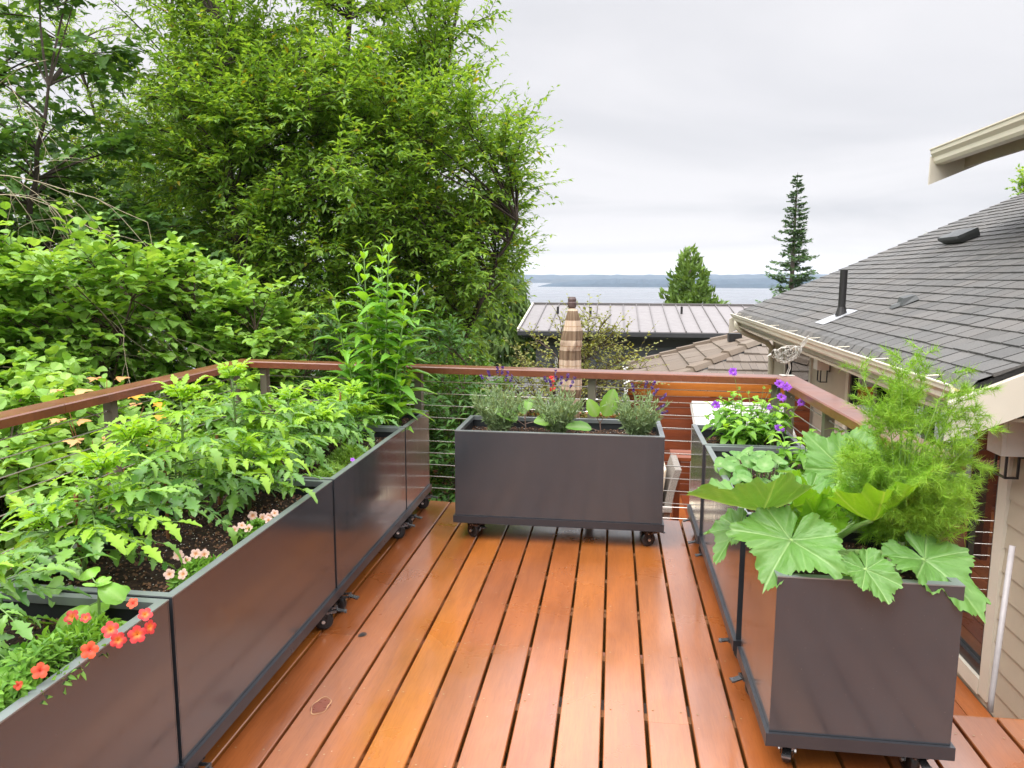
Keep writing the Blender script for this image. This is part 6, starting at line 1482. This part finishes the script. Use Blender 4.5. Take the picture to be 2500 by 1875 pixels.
def conifer(name, label, base, H, Rb, seed, mat, bark, kind, group=None, z0=0.0):
    r = np.random.default_rng(seed); base = np.array(base, float); t = thing(name, label, 'conifer', tuple(base), group); ws, fo = MB(), MB()
    ws.tube([base, base + (0, 0, H * .5), base + (0, 0, H)], [H * .018, H * .011, .01], 8); P_, D_, N_, S_ = [], [], [], []
    if kind == 'fir':
        z = z0
        while z < H * .985:
            f = 1 - z / H; L = Rb * f ** .85 * r.uniform(.75, 1.1) + .05; m = 5 if f > .15 else 4
            for q in range(m):
                a = r.uniform(0, 6.28); d = np.array((math.cos(a), math.sin(a), .10 - .35 * f + r.normal(0, .12))); l = L * r.uniform(.35, 1.15); k = 8; path = arc(base + (0, 0, z), d, l, -.35, k); ws.tube(path, np.linspace(.022 * f + .006, .004, k + 1), 4, 0, False); tt = unit(np.gradient(path, axis=0))
                for i in range(2, k + 1):
                    for s in (-1, 1):
                        sd = unit(np.cross(tt[i], (0, 0, 1))) * s; dd = unit(sd + tt[i] * .8); ll = l * .40 * (1.15 - i / k) + .10
                        for w in np.linspace(.15, 1, 4):
                            P_.append(path[i] + dd * ll * w); D_.append(dd + r.normal(0, .35, 3)); N_.append(r.normal(0, .3, 3) + (0, 0, 1)); S_.append(r.uniform(.20, .42) * (.28 + .72 * f))
            z += H * (.013 + .010 * f)
        fo.leaves(tmpl_simple(.30, -.2, .15), P_, D_, N_, S_)
    else:
        n = 9000 if kind == 'cedar' else 8000; zz = H * (1 - np.sqrt(r.uniform(0, 1, n))); a = r.uniform(0, 6.28, n); f = 1 - zz / H
        rad = Rb * np.minimum(1.0, f ** .72 * 1.12) * (1 + .20 * np.sin(a * 3 + zz * 2.2 / H * 6) + .20 * np.sin(a * 5 - zz * 4) + .12 * np.sin(a * 2 + zz * 9)) * (.45 + .55 * r.uniform(0, 1, n) ** .45) * r.uniform(.86, 1.12, n)
        P_ = base + np.stack([rad * np.cos(a), rad * np.sin(a), zz], -1); out = np.stack([np.cos(a), np.sin(a), np.zeros(n)], -1)
        up = .75 if kind == 'cedar' else -.95
        D_ = out * .7 + np.array((0, 0, up)) + r.normal(0, .35, (n, 3)); N_ = out + r.normal(0, .6, (n, 3)); s = Rb * (.17 if kind == 'cedar' else .26)
        fo.leaves(tmpl_simple(.26, .3, .2) if kind == 'cedar' else tmpl_simple(.13, .3, .35), P_, D_, N_, s * r.uniform(.6, 1.25, n))
    ws.build('trunk', M[bark], t); fo.build('crown', M[mat], t); return t
conifer('fir_tree', 'tall narrow fir with bare lower trunk rising behind the dark roof', (8.85, 40, -5.5), 12.1, 2.15, 141, 'fir', 'firtrunk', 'fir', z0=3.0)
conifer('cedar_tree', 'broad cone shaped cedar standing above the metal roof', (3.36, 35, -5.0), 7.85, 1.95, 142, 'cedar', 'firtrunk', 'cedar')
conifer('drooping_conifer', 'dark conifer with hanging sprays at the left end of the metal roof', (-3.75, 26.5, -4.6), 6.9, 1.9, 143, 'conif', 'firtrunk', 'droop')
conifer('drooping_conifer', 'darker hanging conifer partly hidden in front of the one by the metal roof', (-3.6, 16.4, -3.6), 5.2, 1.4, 144, 'conif', 'firtrunk', 'droop')
tree('round_shrub', 'small bushy evergreen at the right foot of the cone shaped cedar', 'shrub', (4.55, 34, -4.5), [(0, 0, [(0, 0, 2.5), (0, 0, 4.2)], .6)], [(4.5, 34, -.55, 1.05, .9, .75, 1.0)], 70, 8, .22, (.7, 1.2), 'cedar', 145, tw_len=(.2, .5), nl=8, lw=1.6, droop=.1, r0=.06)
tree('distant_tree', 'tree top peeping over the upper part of the dark roof', 'tree', (9.75, 20, -3), [(0, 0, [(0, 0, 4), (0, 0, 7.1)], .5)], [(9.75, 20, 3.6, .42, .4, .45, 1.0), (9.6, 20, 2.6, .6, .5, .7, 1.0)], 46, 7, .11, (.7, 1.2), 'willow', 146, tw_len=(.15, .35), nl=8, lw=1.8, droop=.1, r0=.08, brad=.006)
tree('distant_tree', 'thin twig top just clearing the middle of the dark roof edge', 'tree', (11.6, 30, -4), [(0, 0, [(0, 0, 4), (0, 0, 7.0)], .4)], [(11.6, 30, 2.6, .45, .4, .55, 1.0)], 22, 5, .08, (.7, 1.2), 'sparse', 147, tw_len=(.2, .4), nl=6, lw=1.5, droop=.1, r0=.08, brad=.006)

def woodland():
    """the far-off wood behind the garden trees: one mass of leaf sprays"""
    r = np.random.default_rng(151); fo = MB(); P_, D_, N_, S_ = [], [], [], []
    for q in range(260):
        x = r.uniform(-30, -4.6); y = r.uniform(19, 27); top = 4.6 + 1.1 * math.sin(x * .9) + r.normal(0, .7) - max(0, (x + 9) * .42); z = -3 + (top + 3) * r.uniform(0, 1) ** .7; rad = r.uniform(.8, 1.5); k = 190
        d = unit(r.normal(0, 1, (k, 3))); P_.append(np.array((x, y, z)) + d * rad * r.uniform(.5, 1, (k, 1)) * (1, 1, .7)); D_.append(d * (1, 1, .5) + r.normal(0, .5, (k, 3))); N_.append(d * .4 + np.array((0, 0, 1)) + r.normal(0, .4, (k, 3))); S_.append(r.uniform(.13, .26, k))
    fo.leaves(tmpl_simple(.30, .3, .2), np.concatenate(P_), np.concatenate(D_), np.concatenate(N_), np.concatenate(S_))
    tag(fo.build('background_woodland', M['woodland']), 'dense green wood behind the trees on the left', 'woodland', None, 'stuff')
woodland()
def groundcover():
    r = np.random.default_rng(161); fo = MB(); n = 26000; x = r.uniform(-12, 6, n); y = r.uniform(2.5, 20, n); keep = ~((x > -2.7) & (y < 10.4)); x, y = x[keep], y[keep]; n = len(x)
    z = ground_z(x, y) + r.uniform(0, .55, n) * (.6 + .5 * np.sin(x * 1.7) * np.cos(y * 1.3)); fo.leaves(OVAL, np.stack([x, y, z], -1), unit(r.normal(0, 1, (n, 3)) + (0, 0, .4)), r.normal(0, .4, (n, 3)) + (0, 0, 1), r.uniform(.12, .26, n))
    tag(fo.build('ground_cover', M['woodland']), 'leafy ground cover below the decks', 'ground cover', None, 'stuff')
groundcover()

# ------------------------------------------------------------------ air over the water
def build_haze():
    b = MB(); b.box(-8000, 8000, -80, 8500, -32, 60)
    o = b.build('haze', []); o['kind'] = 'stuff'; o['label'] = 'pale marine haze over the water'
    t = NT('haze_air'); v = t.n('ShaderNodeVolumePrincipled'); v.inputs['Color'].default_value = (.86, .92, 1.0, 1); v.inputs['Density'].default_value = .00013; v.inputs['Anisotropy'].default_value = 0
    t.l(v.outputs[0], t.out.inputs['Volume']); o.data.materials.append(t.m)
build_haze()
